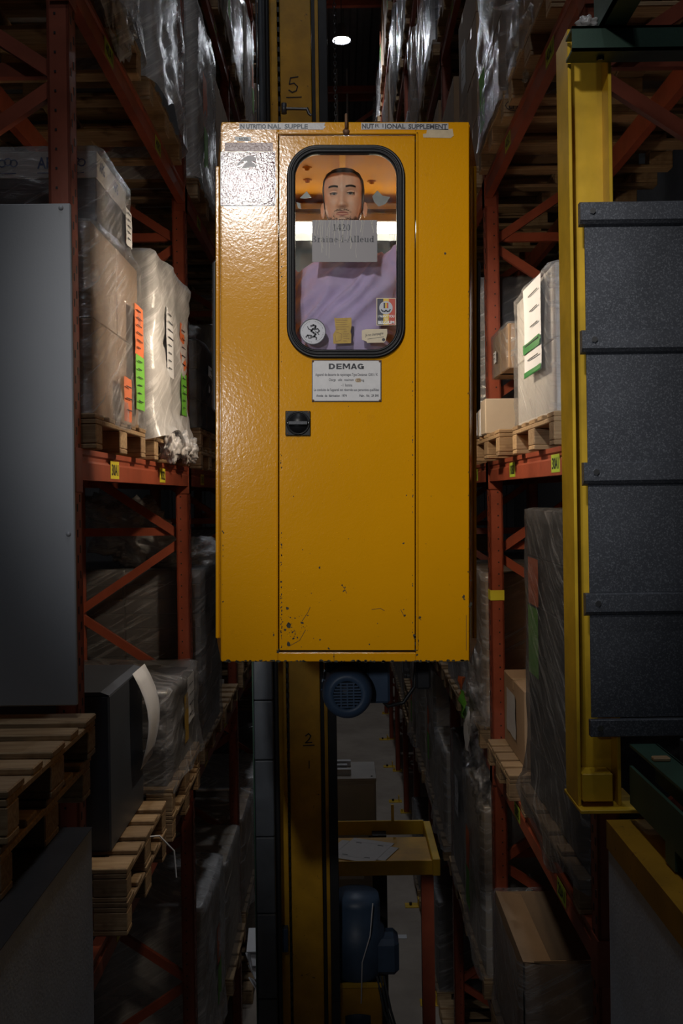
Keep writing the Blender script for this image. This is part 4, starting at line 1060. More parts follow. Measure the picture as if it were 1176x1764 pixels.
# scratched grey sign with place name
x0, x1, z0, z1 = lx(537.5), lx(649.5), lz(451), lz(379)
sgn = MB().box(x0, x1, GY - 0.0016, GY - 0.0002, z0, z1).build('place_sign', 'sign_grey', cab)
def ring_poly(mb, cx_, cz_, rx, rz, ix, iz, y, a0=0, a1=360, n_=20):
    vs = []; 
    for k in range(n_ + 1):
        a = R(a0 + (a1 - a0) * k / n_); vs += [(cx_ + rx * math.cos(a), y, cz_ + rz * math.sin(a)), (cx_ + ix * math.cos(a), y, cz_ + iz * math.sin(a))]
    mb.add(vs, [(2 * k, 2 * k + 1, 2 * k + 3, 2 * k + 2) for k in range(n_)])
def serif(mb, s, x, z, h, y, sx=1.0):
    """serif letters; x, z: start of the base line, h: cap height"""
    T, t_ = 0.165, 0.06
    def rect(a, b, c, d): mb.add([(x + a * h * sx, y, z + c * h), (x + b * h * sx, y, z + c * h), (x + b * h * sx, y, z + d * h), (x + a * h * sx, y, z + d * h)], [(0, 1, 2, 3)])
    def line(pts, w): stroke(mb, [(x + a * h * sx, z + b * h) for a, b in pts], w * h, y)
    def ring(cx_, cz_, rx, rz, ix, iz, a0=0, a1=360): ring_poly(mb, x + cx_ * h * sx, z + cz_ * h, rx * h * sx, rz * h, ix * h * sx, iz * h, y, a0, a1)
    for ch in s:
        w = 0.5
        if ch == '1': rect(.19, .36, 0, 1); rect(.07, .49, 0, .05); line([(.07, .84), (.2, .94)], .07); w = .55
        elif ch == '4': line([(.03, .31), (.36, .97)], .07); rect(0, .56, .24, .34); rect(.31, .47, 0, 1); w = .6
        elif ch == '2': line([(.06, .72), (.09, .88), (.2, .96), (.33, .94), (.42, .82), (.40, .64), (.26, .40), (.06, .08)], .10); rect(.03, .5, 0, .13); w = .57
        elif ch == '0': ring(.27, .5, .25, .5, .10, .45); w = .58
        elif ch == 'B': rect(.08, .25, 0, 1); rect(0, .4, 0, .05); rect(0, .36, .95, 1); rect(.2, .38, .5, .55); ring(.33, .76, .26, .24, .12, .19, -90, 90); ring(.36, .26, .3, .26, .14, .21, -90, 90); w = .74
        elif ch == 'r': rect(.07, .22, 0, .66); rect(0, .3, 0, .05); rect(0, .2, .62, .67); line([(.2, .5), (.28, .62), (.38, .62)], .09); w = .43
        elif ch == 'a': ring(.2, .2, .18, .2, .05, .15, 60, 330); rect(.28, .42, .03, .52); line([(.06, .52), (.12, .64), (.28, .64), (.36, .5)], .08); rect(.36, .48, 0, .06); rect(.2, .3, .34, .39); w = .53
        elif ch == 'i': rect(.08, .23, 0, .66); rect(0, .31, 0, .05); rect(0, .2, .62, .67); ring(.155, .88, .085, .085, 0, 0); w = .34
        elif ch == 'n': rect(.07, .21, 0, .66); rect(0, .29, 0, .05); rect(.36, .5, 0, .5); rect(.29, .58, 0, .05); ring(.33, .45, .17, .21, .05, .14, 0, 150); rect(0, .2, .62, .67); w = .62
        elif ch == 'e': ring(.23, .33, .22, .34, .07, .28, 0, 320); rect(.1, .44, .33, .39); w = .5
        elif ch == '-': rect(.03, .29, .26, .36); w = .34
        elif ch == 'l': rect(.08, .23, 0, 1); rect(0, .31, 0, .05); rect(0, .2, .95, 1); w = .34
        elif ch == 'A': line([(.06, .03), (.36, .97)], .065); line([(.36, .95), (.62, .03)], .17); rect(.17, .52, .29, .35); rect(-.02, .2, 0, .05); rect(.46, .76, 0, .05); w = .78
        elif ch == 'u': rect(.07, .21, .16, .66); rect(0, .2, .62, .67); rect(.36, .5, 0, .66); rect(.44, .58, 0, .05); ring(.24, .2, .17, .2, .04, .14, 180, 330); w = .62
        elif ch == 'd': ring(.22, .33, .21, .34, .06, .28, 20, 340); rect(.33, .48, 0, 1); rect(.26, .4, .95, 1); rect(.4, .56, 0, .05); w = .6
        x += w * h * sx
    return x
yy = GY - 0.0020
lt = MB()
serif(lt, '1420', lx(572.5), lz(397.5), (397.5 - 386) / SP, yy, 1.18)
serif(lt, 'Braine-l-Alleud', lx(535), lz(417), (417 - 406) / SP, yy, 1.36)
# the B runs off the torn edge of the sign: trim what would hang outside
lt.v = [(max(v[0], x0), v[1], v[2]) for v in lt.v]
lt.build('lettering', 'ink', sgn, fix=False)
rs = random.Random(4); sm_ = MB()
for px_ in (545, 549.5, 553, 556, 560, 566, 568.5, 577, 582, 587, 591, 599, 606, 622, 627, 638, 642, 583, 612, 572):
    L = rs.uniform(14, 66) if px_ < 620 else rs.uniform(14, 30); pts = []; x_ = px_
    for k in range(7):
        pts.append((lx(x_), lz(379 + L * k / 6))); x_ += rs.uniform(-1.2, 1.2)
    stroke(sm_, pts, rs.uniform(0.3, 0.8) / SP, yy - 0.0003)
sm_.build('scratches', 'scratch', sgn, fix=False)
# round silver sticker with an animal emblem
cx_, cz_, rr = lx(538.5), lz(571), 22.5 / SP
st = MB().lathe([(0, 0.0), (rr, 0.0), (rr, 0.001)], (cx_, GY, cz_), (0, -1, 0), 40, smooth=False).build('round_sticker', 'sticker_silver', cab)
em = MB(); ring_poly(em, cx_, cz_, rr, rr, rr * .94, rr * .94, GY - .0016, n_=40)
def spx(*q): return [(cx_ + a * rr, cz_ + b * rr) for a, b in q]
for pts, w in (([(-.15, .42), (.05, .5), (.22, .42), (.2, .28), (0, .2), (-.12, .05), (.05, -.08), (.22, -.2), (.1, -.38), (-.15, -.42)], .13), ([(.1, .15), (.38, .22), (.5, .05), (.4, -.05)], .09),
               ([(-.05, .1), (-.32, .2), (-.4, .38)], .07), ([(-.1, -.3), (-.4, -.28), (-.52, -.42)], .10), ([(.1, -.32), (.28, -.48), (.26, -.62)], .09), ([(-.35, -.3), (-.3, -.5), (-.12, -.5)], .07), ([(.2, .0), (.36, -.08), (.46, -.22)], .07)):
    stroke(em, spx(*pts), w * rr, GY - .0016)
for k in range(40):
    a = R(20 + k * 360 / 40)
    if k % 10 in (8, 9): continue
    em.lathe([(0, 0), (rr * rs.uniform(.018, .03), 0)], (cx_ + rr * .80 * math.cos(a), GY - .0016, cz_ + rr * .80 * math.sin(a)), (0, -1, 0), 5)
em.build('emblem', 'ink', st, fix=False)
# ochre torn sticker
def flat(pts, y, mat, name, parent): 
    return MB().prism([(lx(a), lz(b)) for a, b in pts], 1, y - 0.0012, y).build(name, mat, parent)
ys = flat([(575.5, 547), (580, 548), (605, 547), (605.5, 560), (603.5, 571), (605, 576), (604.5, 591), (574, 592), (573.5, 576), (578, 568)], GY, 'sticker_ochre', 'torn_sticker', cab)
m = MB()
for k in range(10):
    zz = 551 + 4 * k; a = 578 if k < 5 else 591
    stroke(m, [(lx(a + rs.uniform(0, 1)), lz(zz)), (lx(rs.uniform(594, 602)), lz(zz + rs.uniform(-.5, .5)))], .0012, GY - .0016)
stroke(m, [(lx(579), lz(572)), (lx(588), lz(575)), (lx(587), lz(586)), (lx(578), lz(588)), (lx(577), lz(578))], .0012, GY - .0016)
m.build('print_lines', 'rust_bolt', ys, fix=False)
# cream scrap with handwriting
ys = flat([(623, 569), (630, 567), (666.5, 566.5), (667, 574), (664, 587), (661, 590), (632, 590.5), (631, 588), (623, 585)], GY, 'sticker_cream', 'handwritten_scrap', cab)
m = MB(); put_text(m, "Je ne champagne", lx(629), lx(660), lz(581), lz(575), GY - .0016, 0.01)
m.v = [(v[0], v[1], v[2] + (v[0] - lx(629)) * 0.12) for v in m.v]
stroke(m, [(lx(633), lz(584)), (lx(661), lz(580))], .0014, GY - .0016); m.lathe([(0, 0), (.006, 0)], (lx(660.5), GY - .0016, lz(585)), (0, -1, 0), 12)
m.build('handwriting', 'ink', ys, fix=False)
# tricolour sticker
fl = flat([(648, 513), (681.5, 513), (682, 560), (648, 560.5)], GY, 'sticker_cream', 'tricolour_sticker', cab)
for a, b, mm in ((649.5, 660, 'flag_black'), (660, 669.5, 'flag_yellow'), (669.5, 680.5, 'flag_red')):
    MB().box(lx(a), lx(b), GY - .0016, GY - .0012, lz(559), lz(514.5)).build('stripe', mm, fl)
MB().lathe([(0, 0), (11.5 / SP, 0)], (lx(664.5), GY - .0018, lz(530)), (0, -1, 0), 28).build('white_disc', 'sticker_silver', fl, fix=False)
m = MB(); put_text(m, 'I WANT YOU', lx(651), lx(679), lz(547), lz(542.5), GY - .0019, 0.02); put_text(m, 'TO', lx(662), lx(668), lz(551.5), lz(548.5), GY - .0019, 0.02); put_text(m, 'BELGIUM', lx(651), lx(679), lz(558), lz(552.5), GY - .0019, 0.03)
m.build('lettering', 'ink_white', fl, fix=False)
# plain hat and moustache pictogram
for a, b, mm in ((660.5, 663.2, 'flag_black'), (663.2, 666, 'flag_yellow'), (666, 668.6, 'flag_red')): MB().box(lx(a), lx(b), GY - .0022, GY - .002, lz(531), lz(521.5)).build('hat_stripe', mm, fl)
m = MB(); stroke(m, [(lx(a), lz(b)) for a, b in ((656.5, 533.5), (659, 536), (662.5, 536.5), (664.6, 534.5), (667, 536.5), (670, 536), (672, 533))], .0045, GY - .0021); m.build('moustache', 'flag_black', fl, fix=False)
# corner of an old notice, left behind in the upper corners of the pane (inside)
for q, pts in enumerate((((516, 340), (528, 328), (536, 339), (524, 341)), ((510, 347), (517, 349), (518, 359), (513, 357)), ((641, 337), (650, 327), (659, 336), (672, 338), (664, 350), (652, 355), (644, 346)))):
    MB().prism([(lx(a), lz(b)) for a, b in pts], 1, 0.0085, 0.0095).build('tape_remnant', 'tape_remnant', cab)

# maker's plate
x0, x1, z0, z1 = lx(537), lx(656.5), lz(692), lz(620.5)
pl = MB().box(x0, x1, -0.0025, 0.002, z0, z1).build('maker_plate', 'ink', cab)
MB().box(x0 + .003, x1 - .003, -0.0032, -0.0024, z0 + .003, z1 - .003).build('plate_face', 'plate_grey', pl)
m = MB(); y_ = -0.0036
def heavy(ch, a, b, c, d):
    U = lambda q, w: (a + (b - a) * q, y_, c + (d - c) * w)
    def quad(*p): m.add([U(*q) for q in p], [tuple(range(len(p)))])
    def rect(q0, q1, w0, w1): quad((q0, w0), (q1, w0), (q1, w1), (q0, w1))
    def ring(q, w, rq, rw, iq, iw, a0, a1): ring_poly(m, a + (b - a) * q, c + (d - c) * w, rq * (b - a), rw * (d - c), iq * (b - a), iw * (d - c), y_, a0, a1)
    if ch == 'D': rect(0, .32, 0, 1); rect(.3, .46, 0, .24); rect(.3, .46, .76, 1); ring(.45, .5, .55, .5, .24, .26, -90, 90)
    if ch == 'E': rect(0, .34, 0, 1); rect(.3, 1, 0, .23); rect(.3, .95, .39, .61); rect(.3, 1, .77, 1)
    if ch == 'M': rect(0, .22, 0, 1); rect(.78, 1, 0, 1); quad((.05, 1), (.30, 1), (.60, .2), (.42, .2)); quad((.95, 1), (.70, 1), (.40, .2), (.58, .2))
    if ch == 'A': quad((0, 0), (.28, 0), (.62, 1), (.36, 1)); quad((1, 0), (.72, 0), (.38, 1), (.64, 1)); rect(.25, .75, .18, .38)
    if ch == 'G': ring(.5, .5, .5, .5, .20, .25, 35, 325); rect(.52, 1, .34, .56); rect(.74, 1, .02, .5)
for ch, p0, p1 in (('D', 566, 577), ('E', 579, 588.5), ('M', 590, 603), ('A', 603.8, 614.8), ('G', 615.5, 626.5)): heavy(ch, lx(p0), lx(p1), lz(636.2), lz(626.5))
put_text(m, 'Appareil de desserte de rayonnages Type Destamat 1200 l / K', lx(543), lx(650.5), lz(649.5), lz(643), y_, 0.012)
put_text(m, 'Charge   utile   maximum', lx(566), lx(609), lz(658), lz(652), y_, 0.012); put_text(m, 'kg', lx(622.5), lx(627), lz(658.5), lz(653), y_, 0.012)
put_text(m, '- 1  homme', lx(587.5), lx(606.5), lz(666), lz(661), y_, 0.012)
put_text(m, "La conduite de l'appareil est r\u00e9serv\u00e9e aux personnes qualifi\u00e9es", lx(540.5), lx(652.5), lz(675.5), lz(669), y_, 0.012)
put_text(m, 'Ann\u00e9e  de  fabrication  1974', lx(544.5), lx(597), lz(684), lz(679.5), y_, 0.02); put_text(m, 'Fabr.  Nr.  29 390', lx(619), lx(652), lz(684), lz(679.5), y_, 0.02)
m.build('lettering', 'ink', pl, fix=False)
m = MB(); put_text(m, '1200', lx(612.5), lx(621), lz(658), lz(652.5), y_ - .0004, 0.02); m.build('crossed_out_number', 'rust_bolt', pl, fix=False)
MB().prism([(lx(611), lz(655)), (lx(614), lz(652)), (lx(620), lz(651.5)), (lx(622), lz(655)), (lx(621), lz(658.5)), (lx(614), lz(658.8))], 1, y_ - 0.0002, y_ + .0003).build('stain', 'glue_patch', pl)
for a, b in ((539, 622.7), (654, 622.7), (539.5, 690), (654, 690)): MB().lathe([(0, -.0065), (.003, -.0055), (.0042, -.003)], (lx(a), 0, lz(b)), (0, 1, 0), 10).build('rivet', 'rust_bolt', pl)
# latch
x0, x1, z0, z1 = lx(491.5), lx(534.5), lz(750.5), lz(708)
la = MB().box(x0, x1, -0.008, 0.002, z0, z1, 0.002).build('door_latch', 'rubber', cab)
cx_, cz_ = (x0 + x1) / 2 + .001, (z0 + z1) / 2
MB().lathe([(.043, -.008), (.0435, -.012), (.039, -.013), (.038, -.009), (.036, -.009), (.035, -.014), (.0, -.014)], (cx_, 0, cz_), (0, 1, 0), 32).build('knob', 'rubber', la)
m = MB().bar((cx_ - .034, -.021, cz_), (cx_ + .034, -.021, cz_), .014, .011, up=(0, 0, 1)); m.build('grip', 'dark_metal', la)
for sx in (-1, 1): MB().lathe([(0, -.0155), (.003, -.0155), (.003, -.012)], (cx_ + sx * .0385, 0, cz_), (0, 1, 0), 8).build('rivet', 'steel', la)
for a, b in ((494.5, 711), (531, 710.5), (495, 747)): MB().lathe([(0, -.0105), (.0025, -.0095), (.003, -.0078)], (lx(a), 0, lz(b)), (0, 1, 0), 8).build('screw', 'rust_bolt', la)
# lifting eye at the top edge
ey = MB(); c_ = Vector((lx(596), -0.012, lz(212)))
ey.tube([c_ + Vector((0.0, 0.012 * math.cos(a), 0.026 * math.sin(a))) for a in [2 * PI * k / 20 for k in range(21)]], 0.0055, 8, cap=False)
ey.lathe([(0, .006), (.012, .006), (.013, -.004), (.006, -.012), (0, -.012)], (lx(596), -0.004, lz(228)), (0, 1, 0), 14)
ey.build('lifting_eye', 'rust_bolt', cab)
# tape strips with lettering along the top
ts = flat([(412, 212), (560, 211.5), (558, 217), (561, 218), (556, 223.5), (412, 223)], 0.0, 'tape_grey', 'tape_strip', cab)
m = MB(); y_ = -.0018
for txt, a, b in (('N', 414, 421), ('UTRITIO', 424, 458), ('NAL', 461, 484), ('SUPPLE', 490, 530)): put_text(m, txt, lx(a), lx(b), lz(222), lz(214), y_, 0.03)
m.build('lettering', 'carrier_grey', ts, fix=False)
ts = flat([(622, 211.5), (664, 212), (664, 223), (622, 223.5)], 0.0, 'tape_grey', 'tape_strip', cab)
m = MB()
put_text(m, 'NUT', lx(623.5), lx(644), lz(222), lz(213.5), y_, 0.035); put_text(m, 'R I', lx(646), lx(660), lz(220), lz(214), y_, 0.0)
m.build('lettering', 'ink', ts, fix=False)
ts = flat([(664, 211.8), (772, 212.5), (772, 224), (664, 223)], 0.0, 'tape_grey', 'tape_strip', cab)
m = MB(); put_text(m, 'IONAL', lx(663), lx(698), lz(222), lz(213.5), y_, 0.035); put_text(m, 'SUPPLEMENT', lx(703), lx(770), lz(222.5), lz(214), y_, 0.035)
m.build('lettering', 'ink', ts, fix=False)
flat([(735, 224), (779, 222), (781, 234), (776, 238), (729, 237), (728, 231), (734, 230)], 0.0, 'glue_patch', 'glue_patch', cab)
# small white sticker, grey-red strip, maroon poster with a grey emblem
ws = flat([(404, 235.5), (432, 236), (432, 243), (410, 243), (404, 240)], 0.0, 'ink_white', 'small_sticker', cab)
m = MB(); put_text(m, 'NICKEL', lx(412), lx(429), lz(242), lz(237.3), y_, 0.02); m.build('lettering', 'ink', ws, fix=False)
flat([(387, 246), (470, 246), (470, 260), (387, 260)], 0.0, 'poster_strip', 'faded_strip', cab)
po = MB().prism(rrect(lx(379.5), lx(474), lz(355), lz(261), .006, 4), 1, -.0012, .0).build('poster', 'ink_white', cab)
MB().prism(rrect(lx(380.6), lx(473), lz(354), lz(262.2), .006, 4), 1, -.0018, -.0011).build('poster_face', 'poster_maroon', po)
m = MB(); E = lambda pts: [(lx(a), lz(b)) for a, b in pts]
m.prism(E([(408, 286), (411, 280), (420, 272), (427, 269), (430.5, 267.5), (434, 268.6), (440, 271.7), (441, 273.6), (440, 276.7), (436.7, 278), (433.6, 277.4), (434, 280), (441.7, 285), (441, 287), (431, 288), (416, 290.5), (418, 287), (422.4, 282), (425, 281), (425, 277.4), (421, 277.4), (415, 281), (410, 285.5)]), 1, -.0024, -.0016)
m.build('emblem', 'emblem_grey', po)
# paint chips and scratches
ch = MB(); rc = random.Random(12)
def chip(px_, py_, r_, el=1.0, ang=0):
    k = 7; p_ = []
    for q in range(k):
        a = 2 * PI * q / k; rr_ = r_ * rc.uniform(.5, 1.15); a2 = Vector((math.cos(a) * rr_ * el, math.sin(a) * rr_)); ca, sa = math.cos(ang), math.sin(ang)
        p_.append((lx(px_) + (a2.x * ca - a2.y * sa) / SP, lz(py_) + (a2.x * sa + a2.y * ca) / SP))
    ch.add([(a, -.0008 if not (481 < px_ < 714 and 234 < py_ < 1120) else .0012, b) for a, b in p_], [tuple(range(k))])
for (px_, py_, r_) in ((766, 437, 2.6), (550, 978, 2.2), (592, 1018, 2.4), (594, 1012, 2), (589, 1008, 1.6), (695, 936, 2.2), (521, 947, 1.2), (536, 1022, 1), (799, 1032, 3), (798, 1028, 2.4), (808, 1045, 3), (811, 1040, 3), (716, 1098, 3.6), (717, 1110, 4), (719, 1104, 3.4), (714, 1095, 3), (723, 1063, 2), (697, 1060, 2), (695, 1050, 1.5), (716, 1120, 3), (718, 1128, 2.5),
                     (495, 1048, 3.6), (497, 1077, 5), (491, 1085, 2.5), (505, 1100, 2.6), (512, 1098, 2), (497, 1110, 4), (508, 1092, 1.6), (520, 1073, 2.4), (530, 1060, 1.4), (478, 1123, 3), (480, 1119, 2.4), (551, 1102, 1.4), (540, 1100, 1.1), (566, 1117, 2.4), (636, 1110, 2), (575, 1131, 1.4), (505, 855, 1), (600, 700, .9), (700, 853, 1.4), (711, 853, 1.6), (650, 1074, 1.2), (600, 928, .8), (384, 1036, 2), (385, 918, 1.6), (806, 985, 1.5), (811, 1000, 1.5)):
    chip(px_, py_, r_, rc.uniform(.6, 1.5), rc.uniform(0, 3))
for k in range(70): chip(rc.choice((483.5, 484.5, 485)), rc.uniform(430, 1118) if rc.random() < .4 else rc.uniform(930, 1118), rc.uniform(.6, 1.9), 0.7)
for k in range(45): chip(rc.choice((710.5, 717.5, 719)), rc.uniform(640, 1118), rc.uniform(.5, 1.8), 0.7)
for k in range(90): chip(rc.uniform(384, 806), rc.uniform(1137.5, 1140), rc.uniform(.8, 2.4), 1.8)
for k in range(40): chip(rc.gauss(503, 12), rc.gauss(1088, 16), rc.uniform(.4, 1.5), rc.uniform(.5, 2), rc.uniform(0, 3))
for k in range(26): chip(rc.choice((383, 384, 806, 806.5)), rc.uniform(500, 1138), rc.uniform(.5, 1.7), .6)
for k in range(60): chip(rc.uniform(390, 800), rc.uniform(640, 1130), rc.uniform(.25, .6))
for pts in (((589, 1008), (593, 1014), (597, 1022)), ((640, 1050), (655, 1048), (662, 1052)), ((690, 1050), (696, 1062)), ((520, 1070), (530, 1055), (534, 1046)), ((500, 1112), (516, 1103), (526, 1085)), ((575, 1124), (575, 1138)), ((715, 1060), (725, 1068)), ((803, 1060), (803, 1120))):
    stroke(ch, [(lx(a), lz(b)) for a, b in pts], .0016, .0012 if pts[0][0] < 712 and pts[0][1] < 1118 else -.0008)
o = ch.build('paint_chips', 'chip_dark', cab, fix=False); o['kind'] = 'stuff'

# body: slanted sides, floor, roof, rear frame
XA, XB = (xl, xr), (-0.52, 0.565)
def wall_x(s_, y): 
    f = min(1, y / 0.5); return XA[0] + (XB[0] - XA[0]) * f if s_ < 0 else XA[1] + (XB[1] - XA[1]) * f
YR = 0.92; WZ0, WZ1 = 0.33 - ZB, 1.20 - ZB
for s_ in (-1, 1):
    m = MB()
    def seg(y0, y1, z0, z1):
        a, b = wall_x(s_, y0), wall_x(s_, y1); k = -s_ * 0.012
        m.prism([(a, y0), (b, y1), (b + k, y1), (a + k, y0)], 2, z0, z1)
    seg(TH, 0.36, zb_, zt); seg(0.36, 0.5, zb_, WZ0); seg(0.5, YR, zb_, WZ0); seg(0.36, 0.5, WZ1, zt); seg(0.5, YR, WZ1, zt); seg(YR - .05, YR, WZ0, WZ1)
    sp = m.build('side_panel', 'cabin_yellow', cab)
    MB().prism([(wall_x(s_, .36) - s_ * .006, .36), (wall_x(s_, .5) - s_ * .006, .5), (wall_x(s_, YR) - s_ * .006, YR - .05), (wall_x(s_, YR) - s_ * .010, YR - .05), (wall_x(s_, .5) - s_ * .010, .5), (wall_x(s_, .36) - s_ * .010, .36)], 2, WZ0, WZ1).build('side_window', 'cab_glass', sp)
    # vertical grab rail on the flank
    xr_ = wall_x(s_, 0.3) + s_ * 0.018
    MB().tube([(xr_ - s_ * .02, .3, .95), (xr_, .3, .97), (xr_, .3, 1.55), (xr_ - s_ * .02, .3, 1.57)], 0.009, 8).build('grab_rail', 'cable_black', sp)
    MB().box(wall_x(s_, .25), wall_x(s_, .25) + s_ * .014, .25, .29, zb_ + .05, zt - .08, .003).build('edge_profile', 'cabin_yellow', sp)
plan = [(xl, TH), (xr, TH), (XB[1], .5), (XB[1], YR), (XB[0], YR), (XB[0], .5)]
MB().prism(plan, 2, zb_, zb_ + 0.018).build('floor_panel', 'cabin_yellow', cab)
MB().prism(plan, 2, zt - 0.03, zt).build('roof_panel', 'cabin_inside', cab)
MB().box(XB[0], XB[1], YR - .015, YR, zb_, WZ0).box(XB[0], XB[1], YR - .015, YR, WZ1 + .025, zt).box(XB[0], XB[0] + .06, YR - .015, YR, WZ0, WZ1).box(XB[1] - .06, XB[1], YR - .015, YR, WZ0, WZ1).build('rear_panel', 'cabin_inside', cab)
MB().box(XB[0] + .06, XB[1] - .06, YR - .01, YR - .006, WZ0, WZ1 + .025).build('rear_window', 'cab_glass', cab)
# ceiling details
MB().box(lx(586) - .004, lx(586) + .02, TH + .05, YR - .03, zt - .05, zt - .03).build('ceiling_rib', 'rib_yellow', cab)
for px_, yy in ((529, .42), (529.5, .58), (640, .6)): MB().lathe([(0, -.014), (.009, -.012), (.012, -.004), (.020, -.002), (.020, 0)], ((px_ - CX) * (DC0 + yy) / F, yy, zt - .03), (0, 0, 1), 12).build('ceiling_bolt', 'cabin_inside', cab)
MB().box(-.36, .30, YR - .10, YR - .015, zt - .085, zt - .06).build('blind_rail', 'cabinet_grey', cab)
lf = MB().box(-.44, .34, YR - .10, YR - .03, 1.232 - ZB, 1.270 - ZB, .004).build('light_fixture', 'cabinet_grey', cab)
MB().tube([(-.46, YR - .075, 1.206 - ZB), (.50, YR - .075, 1.206 - ZB)], 0.017, 14).build('fluorescent_tube', 'tube_light', lf)
for xx in (-.475, .50): MB().box(xx, xx + .02, YR - .1, YR - .05, 1.18 - ZB, 1.24 - ZB).build('tube_socket', 'cabinet_grey', lf)

# crank lying on the roof, and a small bracket
t = thing('hand_crank', 'dark hand crank and grey clamp lying on the cabin roof', 'tool', (W(522, 205, 3.95).x, 3.95, 1.385))
p0 = W(489, 187, 3.95); k0 = Vector(t.location)
MB().tube([p0 - k0, W(528, 188, 3.95) - k0], 0.006, 8).tube([W(528, 186, 3.95) - k0, W(532, 196, 3.95) - k0, W(536, 199, 3.95) - k0], 0.006, 8).build('crank', 'dark_metal', t)
MB().lathe([(0, -.02), (.011, -.02), (.011, .02), (0, .02)], p0 - k0, (0, 0, 1), 10).build('grip', 'dark_metal', t)
q = W(550, 204, 3.95) - k0
MB().box(q.x - .04, q.x + .03, -.03, .03, -.02, .045, .004).build('clamp', 'carrier_grey', t)

# ================================================================== PERSON
def lerp_table(tab, z):
    if z <= tab[0][0]: return tab[0][1:]
    for a, b in zip(tab[:-1], tab[1:]):
        if a[0] <= z <= b[0]:
            f = (z - a[0]) / (b[0] - a[0]); f = f * f * (3 - 2 * f) * .5 + f * .5
            return tuple(p + (q - p) * f for p, q in zip(a[1:], b[1:]))
    return tab[-1][1:]
# height above the chin, half width, front, back (front is towards the camera)
BODY = [(-.90, .150, .090, .105), (-.80, .170, .105, .120), (-.62, .150, .105, .100), (-.36, .172, .120, .120), (-.22, .178, .095, .115), (-.165, .150, .070, .095), (-.13, .095, .052, .080), (-.10, .066, .045, .074), (-.05, .058, .042, .074), (-.02, .058, .052, .078), (-.004, .046, .078, .078),
        (.010, .050, .092, .076), (.035, .061, .095, .078), (.06, .068, .095, .084), (.09, .073, .093, .094), (.118, .0755, .090, .099), (.15, .0785, .094, .102), (.18, .0765, .086, .098), (.205, .066, .066, .084), (.222, .047, .044, .060), (.232, .024, .022, .032), (.2355, .004, .004, .004)]
def gs(x, s_): return math.exp(-(x / s_) ** 2)
def body_pt(a, z):
    w, f, b = lerp_table(BODY, z)
    c, s_ = math.cos(a), math.sin(a)
    e = 0.86 if z > 0 else 0.9
    x = w * math.copysign(abs(c) ** e, c); y = -(f if s_ < 0 else b) * math.copysign(abs(s_) ** e, s_) * -1
    # s_ < 0 is the front: y negative is towards the camera
    y = (f if s_ < 0 else b) * math.copysign(abs(s_) ** e, s_)
    d = 0.0
    if s_ < 0 and -.03 < z < .2:
        ax = abs(x)
        nz_ = max(0, min(1, (.128 - z) / .052))
        if z > .062: d += (.006 + .024 * nz_) * gs(x, .0085 + .006 * nz_)
        else: d += .030 * gs(x, .0145) * gs(z - .066, .008)
        d += .010 * gs(ax - .0145, .0065) * gs(z - .068, .007)
        d -= .016 * gs(ax - .031, .017) * gs(z - .119, .011)
        d += .006 * gs(ax - .028, .024) * gs(z - .138, .009)
        d += .006 * gs(ax - .045, .018) * gs(z - .085, .018)
        d += .007 * gs(x, .024) * gs(z - .0445, .0055) + .009 * gs(x, .021) * gs(z - .030, .0065) - .004 * gs(x, .024) * gs(z - .0375, .0025)
        d -= .004 * gs(x, .03) * gs(z - .020, .004); d += .009 * gs(x, .022) * gs(z - .004, .011)
        d -= .003 * gs(x, .004) * gs(z - .054, .006)
    return Vector((x, y - d, z))
PX, PY, PZ = 0.024, 3.875, 1.032          # chin of the figure
FLOOR_Z = PZ + 0.575                      # chin height above the cabin floor
zs = [-.90 + .02 * k for k in range(40)] + [-.10 + .0042 * k for k in range(80)]
zs = [z for z in zs if z < .2355] + [.2355]
NS = 120
per = thing('person', 'man with cropped dark hair and short beard in a lavender sweatshirt, standing inside the cabin', 'person', (PX, PY, PZ - 1.625), 0)
OFF = Vector((0, 0, 1.625))
per.rotation_euler = (0, 0, R(-4))
bm_ = MB()
bm_.rings([[body_pt(2 * PI * k / NS, z) + OFF for k in range(NS)] for z in zs])
def limb(mb, pts, rad, seg=16, flat=1.0):
    P = [Vector(p) for p in pts]; out = []; rr_ = []
    for i in range(len(P) - 1):
        p0 = P[max(0, i - 1)]; p1 = P[i]; p2 = P[i + 1]; p3 = P[min(len(P) - 1, i + 2)]
        for k in range(5):
            t_ = k / 5
            out.append(0.5 * ((2 * p1) + (p2 - p0) * t_ + (2 * p0 - 5 * p1 + 4 * p2 - p3) * t_ ** 2 + (3 * p1 - p0 - 3 * p2 + p3) * t_ ** 3)); rr_.append(rad[i] + (rad[i + 1] - rad[i]) * t_)
    out.append(P[-1]); rr_.append(rad[-1])
    mb.tube([p + OFF for p in out], rr_, seg, flat=flat)
ARM = {-1: [(-.165, .02, -.175), (-.225, .03, -.30), (-.262, .055, -.47), (-.265, .045, -.61), (-.262, .02, -.72)], 1: [(.165, .02, -.165), (.225, .03, -.30), (.262, .055, -.47), (.265, .045, -.61), (.262, .02, -.72)]}
